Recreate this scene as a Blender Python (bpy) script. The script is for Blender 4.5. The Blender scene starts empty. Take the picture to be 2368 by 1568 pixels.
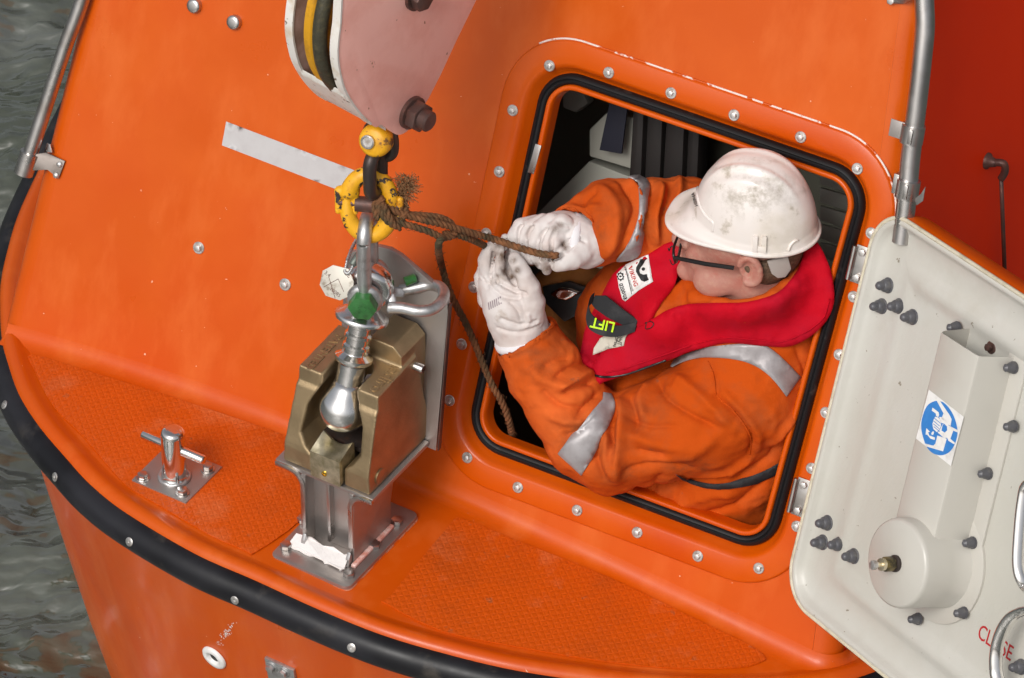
import bpy, bmesh, math, random
import numpy as np
from mathutils import Vector, Matrix, noise as mnoise
from mathutils.bvhtree import BVHTree
from mathutils.geometry import delaunay_2d_cdt
random.seed(7); np.random.seed(7)
C = bpy.context.scene.collection
K = 0.00078            # metres per design unit
D0 = 14000.0           # camera distance in design units
R = math.radians
# ------------------------------------------------------------------ camera, world, sun, exposure
PHI = R(40)
F = Vector((0, math.cos(PHI), -math.sin(PHI))); UC = Vector((0, math.sin(PHI), math.cos(PHI)))
CAM = -F * D0
cd = bpy.data.cameras.new('camera'); cam = bpy.data.objects.new('camera', cd); C.objects.link(cam)
cam.location = CAM * K; cam.rotation_euler = (math.pi/2 - PHI, 0, 0)
cd.sensor_width = 36; cd.lens = 36 * D0 / 2368; cd.clip_start = 0.5; cd.clip_end = 2000
bpy.context.scene.camera = cam
w = bpy.data.worlds.new('World'); bpy.context.scene.world = w; w.use_nodes = True
nt = w.node_tree; bg = nt.nodes['Background']
sky = nt.nodes.new('ShaderNodeTexSky'); sky.sky_type = 'NISHITA'; sky.sun_disc = False
SUN_EL, SUN_AZ = R(44), R(-150)      # azimuth measured from +Y towards +X
sky.sun_elevation = SUN_EL; sky.sun_rotation = SUN_AZ; sky.dust_density = 5; sky.air_density = 1.0
hs = nt.nodes.new('ShaderNodeHueSaturation'); hs.inputs['Saturation'].default_value = 0.3
nt.links.new(sky.outputs[0], hs.inputs['Color']); nt.links.new(hs.outputs[0], bg.inputs['Color'])
bg.inputs['Strength'].default_value = 0.12
sd = bpy.data.lights.new('sun', 'SUN'); so = bpy.data.objects.new('sun', sd); C.objects.link(so)
sd.energy = 1.45; sd.angle = R(20); sd.color = (1.0, 0.97, 0.93)
sundir = Vector((math.sin(SUN_AZ)*math.cos(SUN_EL), math.cos(SUN_AZ)*math.cos(SUN_EL), math.sin(SUN_EL)))
so.rotation_euler = sundir.to_track_quat('Z', 'Y').to_euler()
vs = bpy.context.scene.view_settings; vs.view_transform = 'Standard'; vs.look = 'None'; vs.exposure = -0.08; vs.gamma = 1
# ------------------------------------------------------------------ frames of reference
AL = R(29); BE = R(23)
T = Vector((math.cos(AL), -math.sin(AL), 0)); B = Vector((math.sin(AL), math.cos(AL), 0)); Z = Vector((0, 0, 1))
U = Z*math.cos(BE) + B*math.sin(BE)          # up along the cabin front
N = -B*math.cos(BE) + Z*math.sin(BE)         # its outward normal
def ray(px, py): return F*D0 + Vector((1,0,0))*(px-1184) + UC*(784-py)
def onplane(px, py, p0, n):
    d = ray(px, py); return CAM + d*((Vector(p0)-CAM).dot(n)/d.dot(n))
def wp(px, py, h=0.0): return onplane(px, py, N*h, N)     # point h in front of the cabin front
def px_of(P):
    v = Vector(P) - CAM; d = v.dot(F); return (1184 + v.x*D0/d, 784 - v.dot(UC)*D0/d)
def cdep(P): return (Vector(P)-CAM).dot(F)
def at(px, py, dep):
    return CAM + ray(px, py)*(dep/D0)
# deck: crease traced where it meets the cabin front
_cr = [(19,777),(189,834),(340,879),(491,924),(592,958),(680,985),(925,1107),(1086,1178),(1184,1220),(1408,1303),(1601,1393),(1857,1534)]
_P = [wp(*q) for q in _cr]
_cf = np.polyfit([p.dot(T) for p in _P], [p.z for p in _P], 3)
_smin, _smax = _P[0].dot(T), _P[-1].dot(T)
def hz(s):
    s = float(s)
    if s < _smin:
        d = np.polyval(np.polyder(_cf), _smin); return float(np.polyval(_cf, _smin) + d*(s-_smin))
    if s > _smax:
        d = np.polyval(np.polyder(_cf), _smax); return float(np.polyval(_cf, _smax) + d*(s-_smax))
    return float(np.polyval(_cf, s))
def dk(px, py, h=0.0):
    z = -430
    for _ in range(12):
        P = onplane(px, py, (0,0,z), Z); z = hz(P.dot(T)) + h
    return P
# ------------------------------------------------------------------ mesh helpers (units: design units, world axes)
def thing(name, label, cat, loc, group=None):
    o = bpy.data.objects.new(name, None); C.objects.link(o); o.location = Vector(loc)*K
    o['label'] = label; o['category'] = cat; o['orig'] = 0
    if group: o['group'] = group
    del o['orig']; return o
def wloc(o):
    l = o.location.copy()
    while o.parent: o = o.parent; l = l + o.location
    return l
def mesh(name, verts, faces, mat, parent=None, smooth=True, origin=None, sharp=None):
    """verts in world design units"""
    if origin is None: org = wloc(parent) if parent else Vector((0,0,0))
    else: org = Vector(origin)*K
    me = bpy.data.meshes.new(name)
    if isinstance(verts, np.ndarray): vv = (verts*K - np.array(org)).tolist()
    else: vv = [tuple(Vector(v)*K - org) for v in verts]
    me.from_pydata(vv, [], [tuple(int(i) for i in f) for f in faces])
    me.validate(); me.update()
    o = bpy.data.objects.new(name, me); C.objects.link(o)
    if mat: me.materials.append(mat)
    if parent: o.parent = parent; o.location = org - wloc(parent)
    else: o.location = org
    if smooth:
        me.shade_smooth()
        if sharp: me.set_sharp_from_angle(angle=R(sharp))
    return o
def fixn(o):
    bm = bmesh.new(); bm.from_mesh(o.data); bmesh.ops.recalc_face_normals(bm, faces=bm.faces); bm.to_mesh(o.data); bm.free(); return o
def tag(o, label, cat, group=None):
    o['label'] = label; o['category'] = cat
    if group: o['group'] = group
    return o
def join(*ms):
    V, Fs = [], []
    for v, f in ms:
        n = len(V); V += list(v); Fs += [tuple(i+n for i in q) for q in f]
    return V, Fs
def frame_of(t, up=None):
    t = Vector(t).normalized(); up = Vector(up) if up else (Vector((0,0,1)) if abs(t.z) < .9 else Vector((1,0,0)))
    a = (up - t*up.dot(t)).normalized(); return t, a, t.cross(a)
def tube(path, r, n=14, closed=False, caps=True, flat=1.0, up=None):
    """swept tube; r number or list"""
    path = [Vector(p) for p in path]; m = len(path); V, Fs = [], []; a = None
    for i, p in enumerate(path):
        if closed: t = path[(i+1) % m] - path[i-1]
        else: t = path[min(i+1, m-1)] - path[max(i-1, 0)]
        t.normalize()
        if a is None: _, a, _b = frame_of(t, up)
        else:
            a = (a - t*a.dot(t))
            a = a.normalized() if a.length > 1e-6 else frame_of(t)[1]
        b = t.cross(a); rr = r[i] if hasattr(r, '__len__') else r
        for k in range(n):
            an = 2*math.pi*k/n; V.append(p + a*math.cos(an)*rr + b*math.sin(an)*rr*flat)
    for i in range(m if closed else m-1):
        for k in range(n):
            k2 = (k+1) % n; i2 = (i+1) % m
            Fs.append((i*n+k, i*n+k2, i2*n+k2, i2*n+k))
    if caps and not closed:
        Fs.append(tuple(reversed(range(n)))); Fs.append(tuple((m-1)*n+k for k in range(n)))
    return V, Fs
def spline(pts, n=8, closed=False):
    pts = [Vector(p) for p in pts]; m = len(pts); out = []
    rng = range(m) if closed else range(m-1)
    for i in rng:
        if closed: p0, p1, p2, p3 = pts[i-1], pts[i], pts[(i+1)%m], pts[(i+2)%m]
        else: p0, p1, p2, p3 = pts[max(i-1,0)], pts[i], pts[i+1], pts[min(i+2,m-1)]
        for k in range(n):
            t = k/n
            out.append(0.5*((2*p1)+(p2-p0)*t+(2*p0-5*p1+4*p2-p3)*t*t+(3*p1-p0-3*p2+p3)*t**3))
    if not closed: out.append(pts[-1])
    return out
def spl2(pts, n=8, closed=False):
    return [(v.x, v.y) for v in spline([(p[0], p[1], 0) for p in pts], n, closed)]
def lathe(p0, ax, prof, n=40, up=None):
    """prof list of (along, radius)"""
    t, a, b = frame_of(ax, up); V, Fs = [], []; p0 = Vector(p0)
    for (l, r) in prof:
        for k in range(n):
            an = 2*math.pi*k/n; V.append(p0 + t*l + (a*math.cos(an)+b*math.sin(an))*max(r, .01))
    for i in range(len(prof)-1):
        for k in range(n):
            k2 = (k+1) % n; Fs.append((i*n+k, i*n+k2, (i+1)*n+k2, (i+1)*n+k))
    Fs.append(tuple(reversed(range(n)))); Fs.append(tuple((len(prof)-1)*n+k for k in range(n)))
    return V, Fs
def prism(poly, ext, bev=0, seg=2):
    """closed 3D polygon extruded by vector; bevelled"""
    bm = bmesh.new(); poly = [Vector(p) for p in poly]; ext = Vector(ext)
    a = [bm.verts.new(p) for p in poly]; b = [bm.verts.new(p+ext) for p in poly]; n = len(poly)
    bm.faces.new(a); bm.faces.new(list(reversed(b)))
    for i in range(n): bm.faces.new((a[i], b[i], b[(i+1)%n], a[(i+1)%n]))
    bmesh.ops.recalc_face_normals(bm, faces=bm.faces)
    if bev: bmesh.ops.bevel(bm, geom=list(bm.edges), offset=bev, segments=seg, affect='EDGES', profile=.6)
    bm.verts.index_update()
    V = [v.co.copy() for v in bm.verts]; Fs = [tuple(v.index for v in f.verts) for f in bm.faces]; bm.free(); return V, Fs
def boxf(o, ax, ay, az, x0, x1, y0, y1, z0, z1, bev=0, seg=2):
    o = Vector(o); P = [o+ax*x+ay*y+az*z0 for x, y in ((x0,y0),(x1,y0),(x1,y1),(x0,y1))]
    return prism(P, az*(z1-z0), bev, seg)
def inpoly(x, y, poly):
    c = False; n = len(poly); j = n-1
    for i in range(n):
        xi, yi = poly[i]; xj, yj = poly[j]
        if (yi > y) != (yj > y) and x < (xj-xi)*(y-yi)/(yj-yi)+xi: c = not c
        j = i
    return c
def segdist(P, poly, closed=True):
    """distance of points (n,2) to polyline"""
    P = np.asarray(P, float); best = np.full(len(P), 1e9); n = len(poly)
    for i in range(n if closed else n-1):
        a = np.array(poly[i], float); b = np.array(poly[(i+1)%n], float); ab = b-a; L = (ab**2).sum()
        if L == 0: continue
        t = np.clip(((P-a)@ab)/L, 0, 1); q = a+t[:,None]*ab; best = np.minimum(best, np.sqrt(((P-q)**2).sum(1)))
    return best
def fill2(outline, sp, holes=(), jit=.15):
    """triangulated 2D region with interior points; returns pts, tris"""
    def dens(poly):
        out = []
        for i in range(len(poly)):
            a = Vector(poly[i]); b = Vector(poly[(i+1)%len(poly)]); k = max(1, int((b-a).length/sp))
            out += [tuple(a.lerp(b, t/k)) for t in range(k)]
        return out
    loops = [dens(outline)]+[dens(h) for h in holes]
    pts, edges = [], []
    for L in loops:
        n0 = len(pts); pts += L; edges += [(n0+i, n0+(i+1)%len(L)) for i in range(len(L))]
    xs = [p[0] for p in outline]; ys = [p[1] for p in outline]
    gx = np.arange(min(xs), max(xs), sp); gy = np.arange(min(ys), max(ys), sp)
    G = np.array([(x+random.uniform(-jit,jit)*sp, y+random.uniform(-jit,jit)*sp) for x in gx for y in gy])
    if len(G):
        d = segdist(G, outline)
        for h in holes: d = np.minimum(d, segdist(G, h))
        for p, dd in zip(G, d):
            if dd > sp*.5 and inpoly(p[0], p[1], outline) and not any(inpoly(p[0], p[1], h) for h in holes): pts.append(tuple(p))
    v, e, f, *_ = delaunay_2d_cdt([Vector(p) for p in pts], edges, [], 0, 1e-3)
    tris = []
    for q in f:
        cx = sum(v[i].x for i in q)/len(q); cy = sum(v[i].y for i in q)/len(q)
        if inpoly(cx, cy, outline) and not any(inpoly(cx, cy, h) for h in holes): tris.append(tuple(q))
    return [(p.x, p.y) for p in v], tris
def sheet(outline, fn, sp, holes=()):
    p, t = fill2(outline, sp, holes); return [fn(*q) for q in p], t
def thicken(V, Fs, off):
    """solid slab from an open sheet; off = per-vertex offset vectors (or one)"""
    n = len(V); off = off if isinstance(off, list) else [off]*n
    V2 = [Vector(V[i])+off[i] for i in range(n)]; Fo = list(Fs)+[tuple(i+n for i in reversed(f)) for f in Fs]
    ec = {}
    for f in Fs:
        for i in range(len(f)):
            a, b = f[i], f[(i+1)%len(f)]; ec[(a,b)] = ec.get((a,b), 0)+1
    for (a, b) in ec:
        if (b, a) not in ec: Fo.append((b, a, a+n, b+n))
    return list(V)+V2, Fo
def hexbolt(r=12, wr=24, hh=11, wh=3.5, n=20):
    parts = [lathe((0,0,0), Z, [(0,wr),(wh*.7,wr),(wh,wr-1.2)], n)] if wr else []
    P = [Vector((math.cos(i*math.pi/3)*r, math.sin(i*math.pi/3)*r, wh)) for i in range(6)]
    parts.append(prism(P, Z*(hh), 1.6, 2))
    return join(*parts)
_proto = {}
def place(kind, builder, mat, parent, P, nrm, name='bolt', spin=None, label=None):
    """a repeat shared mesh with z along nrm at world P"""
    if kind not in _proto:
        V, Fs = builder(); o = mesh(name, V, Fs, mat, None, True, sharp=35); fixn(o); _proto[kind] = o.data; bpy.data.objects.remove(o)
    o = bpy.data.objects.new(name, _proto[kind]); C.objects.link(o)
    o.parent = parent; o.location = Vector(P)*K - (wloc(parent) if parent else Vector((0,0,0)))
    q = Vector(nrm).normalized().to_track_quat('Z', 'Y')
    sp = random.uniform(0, 6) if spin is None else spin
    o.rotation_euler = (q.to_matrix() @ Matrix.Rotation(sp, 3, 'Z')).to_euler()
    if label: o['label'] = label
    return o
def textmesh(s, size=1.0, ext=0.0, bold=0.0):
    cu = bpy.data.curves.new('t', 'FONT'); cu.body = s; cu.size = size; cu.extrude = ext; cu.offset = bold; cu.resolution_u = 3
    cu.align_x = 'CENTER'; cu.align_y = 'CENTER'
    o = bpy.data.objects.new('t', cu); C.objects.link(o); dg = bpy.context.evaluated_depsgraph_get(); dg.update()
    me = bpy.data.meshes.new_from_object(o.evaluated_get(dg)); V = [v.co.copy() for v in me.vertices]; Fs = [tuple(p.vertices) for p in me.polygons]
    bpy.data.objects.remove(o); bpy.data.curves.remove(cu); bpy.data.meshes.remove(me); return V, Fs
def textat(s, P, ax, ay, an, size, lift=1.5, ext=0.8, bold=0, sx=1.0):
    V, Fs = textmesh(s, size, ext, bold); P = Vector(P)
    return [P + ax*(v.x*sx) + ay*v.y + an*(v.z+lift) for v in V], Fs
# ------------------------------------------------------------------ signed distance fields and surface nets
class SDF:
    def __init__(s, lo, hi, vox):
        s.lo = np.array(lo, np.float32); s.v = vox; s.n = np.ceil((np.array(hi)-np.array(lo))/vox).astype(int)+1
        ax = [np.arange(k, dtype=np.float32)*vox+s.lo[i] for i, k in enumerate(s.n)]
        s.X, s.Y, s.Z = np.meshgrid(*ax, indexing='ij'); s.d = np.full(s.X.shape, 1e4, np.float32)
    def _sub(s, lo, hi):
        a = np.clip(np.floor((np.array(lo)-s.lo)/s.v).astype(int), 0, s.n); b = np.clip(np.ceil((np.array(hi)-s.lo)/s.v).astype(int)+1, 0, s.n)
        return tuple(slice(a[i], b[i]) for i in range(3))
    def _mix(s, sl, d, k, op):
        c = s.d[sl]
        if c.size == 0: return
        if op == 'add':
            h = np.clip(.5+.5*(c-d)/k, 0, 1) if k else (c > d); s.d[sl] = (c*(1-h)+d*h-k*h*(1-h)) if k else np.minimum(c, d)
        else:
            h = np.clip(.5-.5*(c+d)/k, 0, 1) if k else None; s.d[sl] = (c*(1-h)-d*h+k*h*(1-h)) if k else np.maximum(c, -d)
    def cap(s, a, b, ra, rb=None, k=12, op='add', sq=None):
        """tapered capsule; sq=(axis vector, factor) flattens it"""
        rb = ra if rb is None else rb; a = np.array(a); b = np.array(b); m = max(ra, rb)+3*k+2*s.v
        sl = s._sub(np.minimum(a, b)-m, np.maximum(a, b)+m); x, y, z = s.X[sl]-a[0], s.Y[sl]-a[1], s.Z[sl]-a[2]
        if x.size == 0: return
        e = b-a; L = max((e**2).sum(), 1e-6); t = np.clip((x*e[0]+y*e[1]+z*e[2])/L, 0, 1)
        qx, qy, qz = x-t*e[0], y-t*e[1], z-t*e[2]
        if sq:
            ax, f = np.array(sq[0]), sq[1]; q = (qx*ax[0]+qy*ax[1]+qz*ax[2])*(f-1); qx = qx+q*ax[0]; qy = qy+q*ax[1]; qz = qz+q*ax[2]
        d = np.sqrt(qx**2+qy**2+qz**2)-(ra+(rb-ra)*t)
        s._mix(sl, d.astype(np.float32), k, op)
    def chain(s, pts, rs, k=12, op='add', sq=None):
        for i in range(len(pts)-1): s.cap(pts[i], pts[i+1], rs[i], rs[i+1], k, op, sq)
    def ell(s, c, r, axes=None, k=12, op='add'):
        c = np.array(c); r = np.array(r, float); m = r.max()+3*k+2*s.v
        sl = s._sub(c-m, c+m); x, y, z = s.X[sl]-c[0], s.Y[sl]-c[1], s.Z[sl]-c[2]
        if x.size == 0: return
        A = [np.array(a) for a in axes] if axes else [np.array((1,0,0)), np.array((0,1,0)), np.array((0,0,1))]
        p = [x*a[0]+y*a[1]+z*a[2] for a in A]
        k0 = np.sqrt(sum((p[i]/r[i])**2 for i in range(3))); k1 = np.sqrt(sum((p[i]/r[i]**2)**2 for i in range(3)))+1e-9
        s._mix(sl, (k0*(k0-1)/k1).astype(np.float32), k, op)
    def half(s, p, n, k=0):
        """keep the side away from n"""
        p = np.array(p); n = np.array(n); d = -((s.X-p[0])*n[0]+(s.Y-p[1])*n[1]+(s.Z-p[2])*n[2]); s._mix((slice(None),)*3, d.astype(np.float32), k, 'sub')
    def mesh(s):
        f = s.d; f = np.pad(f, 1, constant_values=1e3); lo = s.lo-s.v
        S = f < 0; nx, ny, nz = f.shape
        c = [S[i:nx-1+i, j:ny-1+j, k:nz-1+k] for i in (0,1) for j in (0,1) for k in (0,1)]
        al = np.logical_and.reduce(c); an = np.logical_or.reduce(c); act = an & ~al
        idx = np.argwhere(act); I = np.full(act.shape, -1, int); I[act] = np.arange(len(idx))
        acc = np.zeros((len(idx), 3)); cnt = np.zeros(len(idx))
        co = [(i,j,k) for i in (0,1) for j in (0,1) for k in (0,1)]
        for a in range(8):
            for b in range(a+1, 8):
                if sum(abs(co[a][q]-co[b][q]) for q in range(3)) != 1: continue
                fa = f[idx[:,0]+co[a][0], idx[:,1]+co[a][1], idx[:,2]+co[a][2]]; fb = f[idx[:,0]+co[b][0], idx[:,1]+co[b][1], idx[:,2]+co[b][2]]
                m = (fa < 0) != (fb < 0); t = np.where(m, fa/np.where(m, fa-fb, 1), 0)
                pa = np.array(co[a], float); pb = np.array(co[b], float)
                acc += np.where(m[:,None], pa+(pb-pa)*t[:,None], 0); cnt += m
        V = (idx+acc/cnt[:,None])*s.v+lo
        Fs = []
        for ax in range(3):
            sl0 = [slice(None)]*3; sl1 = [slice(None)]*3; sl0[ax] = slice(0,-1); sl1[ax] = slice(1,None)
            A = S[tuple(sl0)]; Bm = S[tuple(sl1)]; e = np.argwhere(A != Bm); u, v = (ax+1)%3, (ax+2)%3
            ok = (e[:,u] > 0) & (e[:,v] > 0) & (e[:,u] < f.shape[u]-1) & (e[:,v] < f.shape[v]-1); e = e[ok]
            def g(du, dv):
                q = e.copy(); q[:,u] += du; q[:,v] += dv; return I[q[:,0], q[:,1], q[:,2]]
            Q = np.stack([g(-1,-1), g(0,-1), g(0,0), g(-1,0)], 1); ins = A[e[:,0], e[:,1], e[:,2]]
            Q[~ins] = Q[~ins][:, ::-1]; Fs.append(Q)
        return V, np.concatenate(Fs)
def vnorm(V, Fs):
    Fs = np.asarray(Fs); a = V[Fs[:,1]]-V[Fs[:,0]]; b = V[Fs[:,2]]-V[Fs[:,0]]; fn = np.cross(a, b); N_ = np.zeros_like(V)
    for i in range(Fs.shape[1]): np.add.at(N_, Fs[:,i], fn)
    return N_/(np.linalg.norm(N_, axis=1, keepdims=True)+1e-9)
def lap(V, Fs, it=2, lam=.5):
    Fs = np.asarray(Fs); k = Fs.shape[1]; e = np.concatenate([Fs[:, [i, (i+1)%k]] for i in range(k)]); e = np.concatenate([e, e[:, ::-1]])
    cnt = np.bincount(e[:,0], minlength=len(V)).astype(float)[:,None]+1e-9
    for _ in range(it):
        s = np.stack([np.bincount(e[:,0], weights=V[e[:,1], c], minlength=len(V)) for c in range(3)], 1); V = V+(s/cnt-V)*lam
    return V
def bvh(V, Fs): return BVHTree.FromPolygons([tuple(map(float, v)) for v in V], [tuple(int(i) for i in f) for f in Fs])
def shoot(tree, px, py):
    d = ray(px, py).normalized(); r = tree.ray_cast(CAM, d); return (r[0], r[1]) if r[0] else (None, None)
def pxarr(V):
    v = V-np.array(CAM); d = v@np.array(F); return np.stack([1184+v[:,0]*D0/d, 784-(v@np.array(UC))*D0/d], 1)
def fbm(P, scale, oct=3, seed=0.0):
    return np.array([mnoise.fractal(Vector((p[0]/scale+seed, p[1]/scale, p[2]/scale)), 1.0, 2.0, oct) for p in P])
# ------------------------------------------------------------------ materials
def mat(name, base, rough=.45, metal=0.0, var=None, var2=None, bump=None, bump2=None, coat=0, rvar=None, spec=None, sheen=0, streak=None, nick=None):
    """var=(colour, scale, lo, hi, detail); bump=(scale, strength, distance)"""
    m = bpy.data.materials.new(name); m.use_nodes = True; nt = m.node_tree; b = nt.nodes['Principled BSDF']; L = nt.links.new
    tc = nt.nodes.new('ShaderNodeTexCoord')
    def nz(scale, det=4, stretch=None, ro=.6):
        n = nt.nodes.new('ShaderNodeTexNoise'); n.inputs['Scale'].default_value = scale; n.inputs['Detail'].default_value = det; n.inputs['Roughness'].default_value = ro
        if stretch:
            mp = nt.nodes.new('ShaderNodeMapping'); mp.inputs['Scale'].default_value = stretch; L(tc.outputs['Object'], mp.inputs[0]); L(mp.outputs[0], n.inputs['Vector'])
        else: L(tc.outputs['Object'], n.inputs['Vector'])
        return n
    col = None; rgb = nt.nodes.new('ShaderNodeRGB'); rgb.outputs[0].default_value = (*base, 1); col = rgb.outputs[0]
    for vv in (var, var2, streak, nick):
        if not vv: continue
        n = nz(vv[1], vv[4] if len(vv) > 4 else 4, vv[5] if len(vv) > 5 else None)
        mr = nt.nodes.new('ShaderNodeMapRange'); mr.inputs[1].default_value = vv[2]; mr.inputs[2].default_value = vv[3]; L(n.outputs[0], mr.inputs[0])
        mx = nt.nodes.new('ShaderNodeMixRGB'); L(mr.outputs[0], mx.inputs[0]); L(col, mx.inputs[1]); mx.inputs[2].default_value = (*vv[0], 1); col = mx.outputs[0]
    L(col, b.inputs['Base Color'])
    b.inputs['Roughness'].default_value = rough; b.inputs['Metallic'].default_value = metal
    if rvar:
        n = nz(rvar[0], 5); mr = nt.nodes.new('ShaderNodeMapRange'); mr.inputs[1].default_value = .3; mr.inputs[2].default_value = .7; mr.inputs[3].default_value = rvar[1]; mr.inputs[4].default_value = rvar[2]
        L(n.outputs[0], mr.inputs[0]); L(mr.outputs[0], b.inputs['Roughness'])
    if coat: b.inputs['Coat Weight'].default_value = coat; b.inputs['Coat Roughness'].default_value = .12
    if spec is not None: b.inputs['Specular IOR Level'].default_value = spec
    if sheen: b.inputs['Sheen Weight'].default_value = sheen
    prev = None
    for bb in (bump, bump2):
        if not bb: continue
        n = nz(bb[0], 4, bb[3] if len(bb) > 3 else None); bn = nt.nodes.new('ShaderNodeBump'); bn.inputs['Strength'].default_value = bb[1]; bn.inputs['Distance'].default_value = bb[2]
        L(n.outputs[0], bn.inputs['Height'])
        if prev: L(prev.outputs[0], bn.inputs['Normal'])
        prev = bn
    if prev: L(prev.outputs[0], b.inputs['Normal'])
    return m
def attrmix(m, attr, colr, scale=60, lo=.35, hi=.7):
    """wear stored per vertex on the mesh, broken up by noise"""
    nt = m.node_tree; b = nt.nodes['Principled BSDF']; L = nt.links.new; old = b.inputs['Base Color'].links[0].from_socket
    at_ = nt.nodes.new('ShaderNodeAttribute'); at_.attribute_name = attr; tc = nt.nodes.new('ShaderNodeTexCoord'); n = nt.nodes.new('ShaderNodeTexNoise')
    n.inputs['Scale'].default_value = scale; n.inputs['Detail'].default_value = 9; n.inputs['Roughness'].default_value = .7; L(tc.outputs['Object'], n.inputs['Vector'])
    mr = nt.nodes.new('ShaderNodeMapRange'); mr.inputs[1].default_value = lo; mr.inputs[2].default_value = hi; L(n.outputs[0], mr.inputs[0])
    mu = nt.nodes.new('ShaderNodeMath'); mu.operation = 'MULTIPLY'; L(at_.outputs['Fac'], mu.inputs[0]); L(mr.outputs[0], mu.inputs[1])
    mx = nt.nodes.new('ShaderNodeMixRGB'); L(mu.outputs[0], mx.inputs[0]); L(old, mx.inputs[1]); mx.inputs[2].default_value = (*colr, 1); L(mx.outputs[0], b.inputs['Base Color'])
def setattr_(o, name, vals):
    a = o.data.attributes.new(name, 'FLOAT', 'POINT'); a.data.foreach_set('value', np.asarray(vals, np.float32))
OR = (0.565, 0.080, 0.0)
M = {}
M['gel'] = mat('orange_gelcoat', OR, .34, spec=.28, var=((.64,.105,.002), 3.0, .42, .72, 6), var2=((.56,.060,.0), 1.6, .45, .75, 4), bump=(5, .12, .004), bump2=(60,.03,.0006), coat=.14, rvar=(6,.26,.5),
               nick=((.78,.42,.28), 75, .74, .765, 3), streak=((.66,.13,.018), 1.6, .50, .80, 8, (6,6,.55)))
M['gel_side'] = mat('shade_reddened_gelcoat', (.95,.036,.0), .5, spec=.15, var=((.88,.028,.0), 2, .4, .7), bump=(5,.12,.004))  # redder copy of the orange gelcoat: shade and orange bounce put into the colour
M['frame'] = mat('orange_frame_gelcoat', (.60,.084,.0), .32, spec=.3, var=((.66,.11,.008), 5, .5, .8, 6), var2=((.54,.056,.0), 3, .5, .8), bump=(9,.1,.003), coat=.08)
M['ssdark'] = mat('tarnished_steel', (.24,.21,.19), .5, .7, var=((.14,.11,.09), 20, .45, .7, 6), bump=(90,.2,.0008))
M['rub'] = mat('black_rubber', (.007,.007,.009), .42, spec=.3, var=((.07,.06,.05), 14, .56, .74, 6), var2=((.018,.018,.022), 4, .4, .6), bump=(80,.15,.001), rvar=(9,.30,.52))
M['seal'] = mat('black_seal_rubber', (.008,.008,.009), .5, spec=.3, var=((.06,.055,.05), 30, .62, .8, 6), bump=(90,.1,.0006))
M['ss'] = mat('stainless_steel', (.52,.50,.485), .36, 1.0, var=((.38,.34,.30), 12, .5, .75, 6), bump=(120,.06,.0004), rvar=(20,.22,.42))
M['ssp'] = mat('polished_steel', (.78,.76,.74), .10, 1.0, bump=(30,.04,.0006), var=((.55,.5,.46), 25,.6,.8))
M['mach'] = mat('machined_steel', (.74,.73,.72), .2, 1.0, bump=(90,.08,.0004), rvar=(18,.14,.3))
M['galv'] = mat('galvanised_steel', (.50,.50,.50), .42, .85, var=((.30,.28,.27), 45, .5, .7, 6), bump=(120,.35,.0008))
M['dull'] = mat('brushed_plate_steel', (.42,.39,.37), .46, .85, var=((.38,.34,.32), 10, .45, .7, 6), bump=(150,.1,.0004), rvar=(14,.32,.55))
M['bronze'] = mat('cast_bronze', (.42,.31,.18), .45, .85, var=((.30,.22,.125), 12, .42, .66, 6), bump=(260,.5,.0012), bump2=(18,.2,.003))
M['brass'] = mat('worn_brass', (.78,.70,.52), .33, .9, var=((.25,.22,.09), 16, .45, .65, 6), bump=(90,.15,.0008))
M['wash'] = mat('bolt_steel', (.62,.60,.58), .36, .85, var=((.36,.30,.26), 90, .5, .7, 4))
def dots(name, base, dark, scale):
    return mat(name, base, .45, var=(dark, scale, .57, .60, 5), var2=((base[0]*.6, base[1]*.45, base[2]*.4), scale*.6, .5, .8, 6), bump=(60,.3,.0012))
M['pink'] = mat('faded_pink_paint', (.94,.50,.43), .6, var=((.82,.36,.29), 12, .45, .75, 7), var2=((.30,.12,.06), 55, .69, .73, 3, (1,1,.7)), bump=(30,.15,.002), coat=.1)
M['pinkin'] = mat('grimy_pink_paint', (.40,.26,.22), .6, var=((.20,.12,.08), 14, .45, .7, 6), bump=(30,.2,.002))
M['whpaint'] = mat('chipped_white_paint', (.74,.71,.66), .5, var=((.12,.07,.04), 55, .62, .66, 4), var2=((.60,.5,.38), 25, .5, .7), bump=(60,.3,.0015))
M['yel'] = dots('chipped_yellow_paint', (.80,.40,.012), (.035,.028,.03), 48)
M['yel2'] = mat('worn_yellow_paint', (.62,.30,.01), .45, var=((.25,.11,.01), 22, .45, .7, 6), bump=(40,.3,.002))
M['dark'] = mat('dark_forged_steel', (.055,.042,.038), .42, .5, var=((.12,.05,.03), 30, .5, .75, 5), bump=(70,.4,.0015))
M['rustn'] = mat('rusty_dark_steel', (.10,.058,.05), .5, .5, var=((.17,.07,.05), 40, .45, .7, 5), bump=(90,.5,.0015))
M['green'] = mat('green_bolt_paint', (.03,.16,.035), .35, var=((.02,.09,.02), 60,.45,.65), bump=(120,.4,.001), coat=.3)
M['tape'] = mat('reflective_tape', (.50,.485,.485), .5, var=((.46,.44,.44), 30, .45, .7, 6), bump=(220,.2,.0005))
M['white'] = mat('white_plastic', (.78,.77,.75), .35, var=((.6,.58,.55), 40,.5,.75))
M['water'] = mat('river_water', (.066,.076,.052), .06, bump=(1.3,1.0,.22,(1,1.9,1)), bump2=(4.5,.4,.03,(1,1.8,1)), spec=.9, var=((.13,.14,.12),.9,.42,.66,4,(1,2.4,1)))  # paler stretched patches paint sky reflections into the water colour
M['water'].node_tree.nodes['Principled BSDF'].inputs['IOR'].default_value = 1.7
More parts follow.
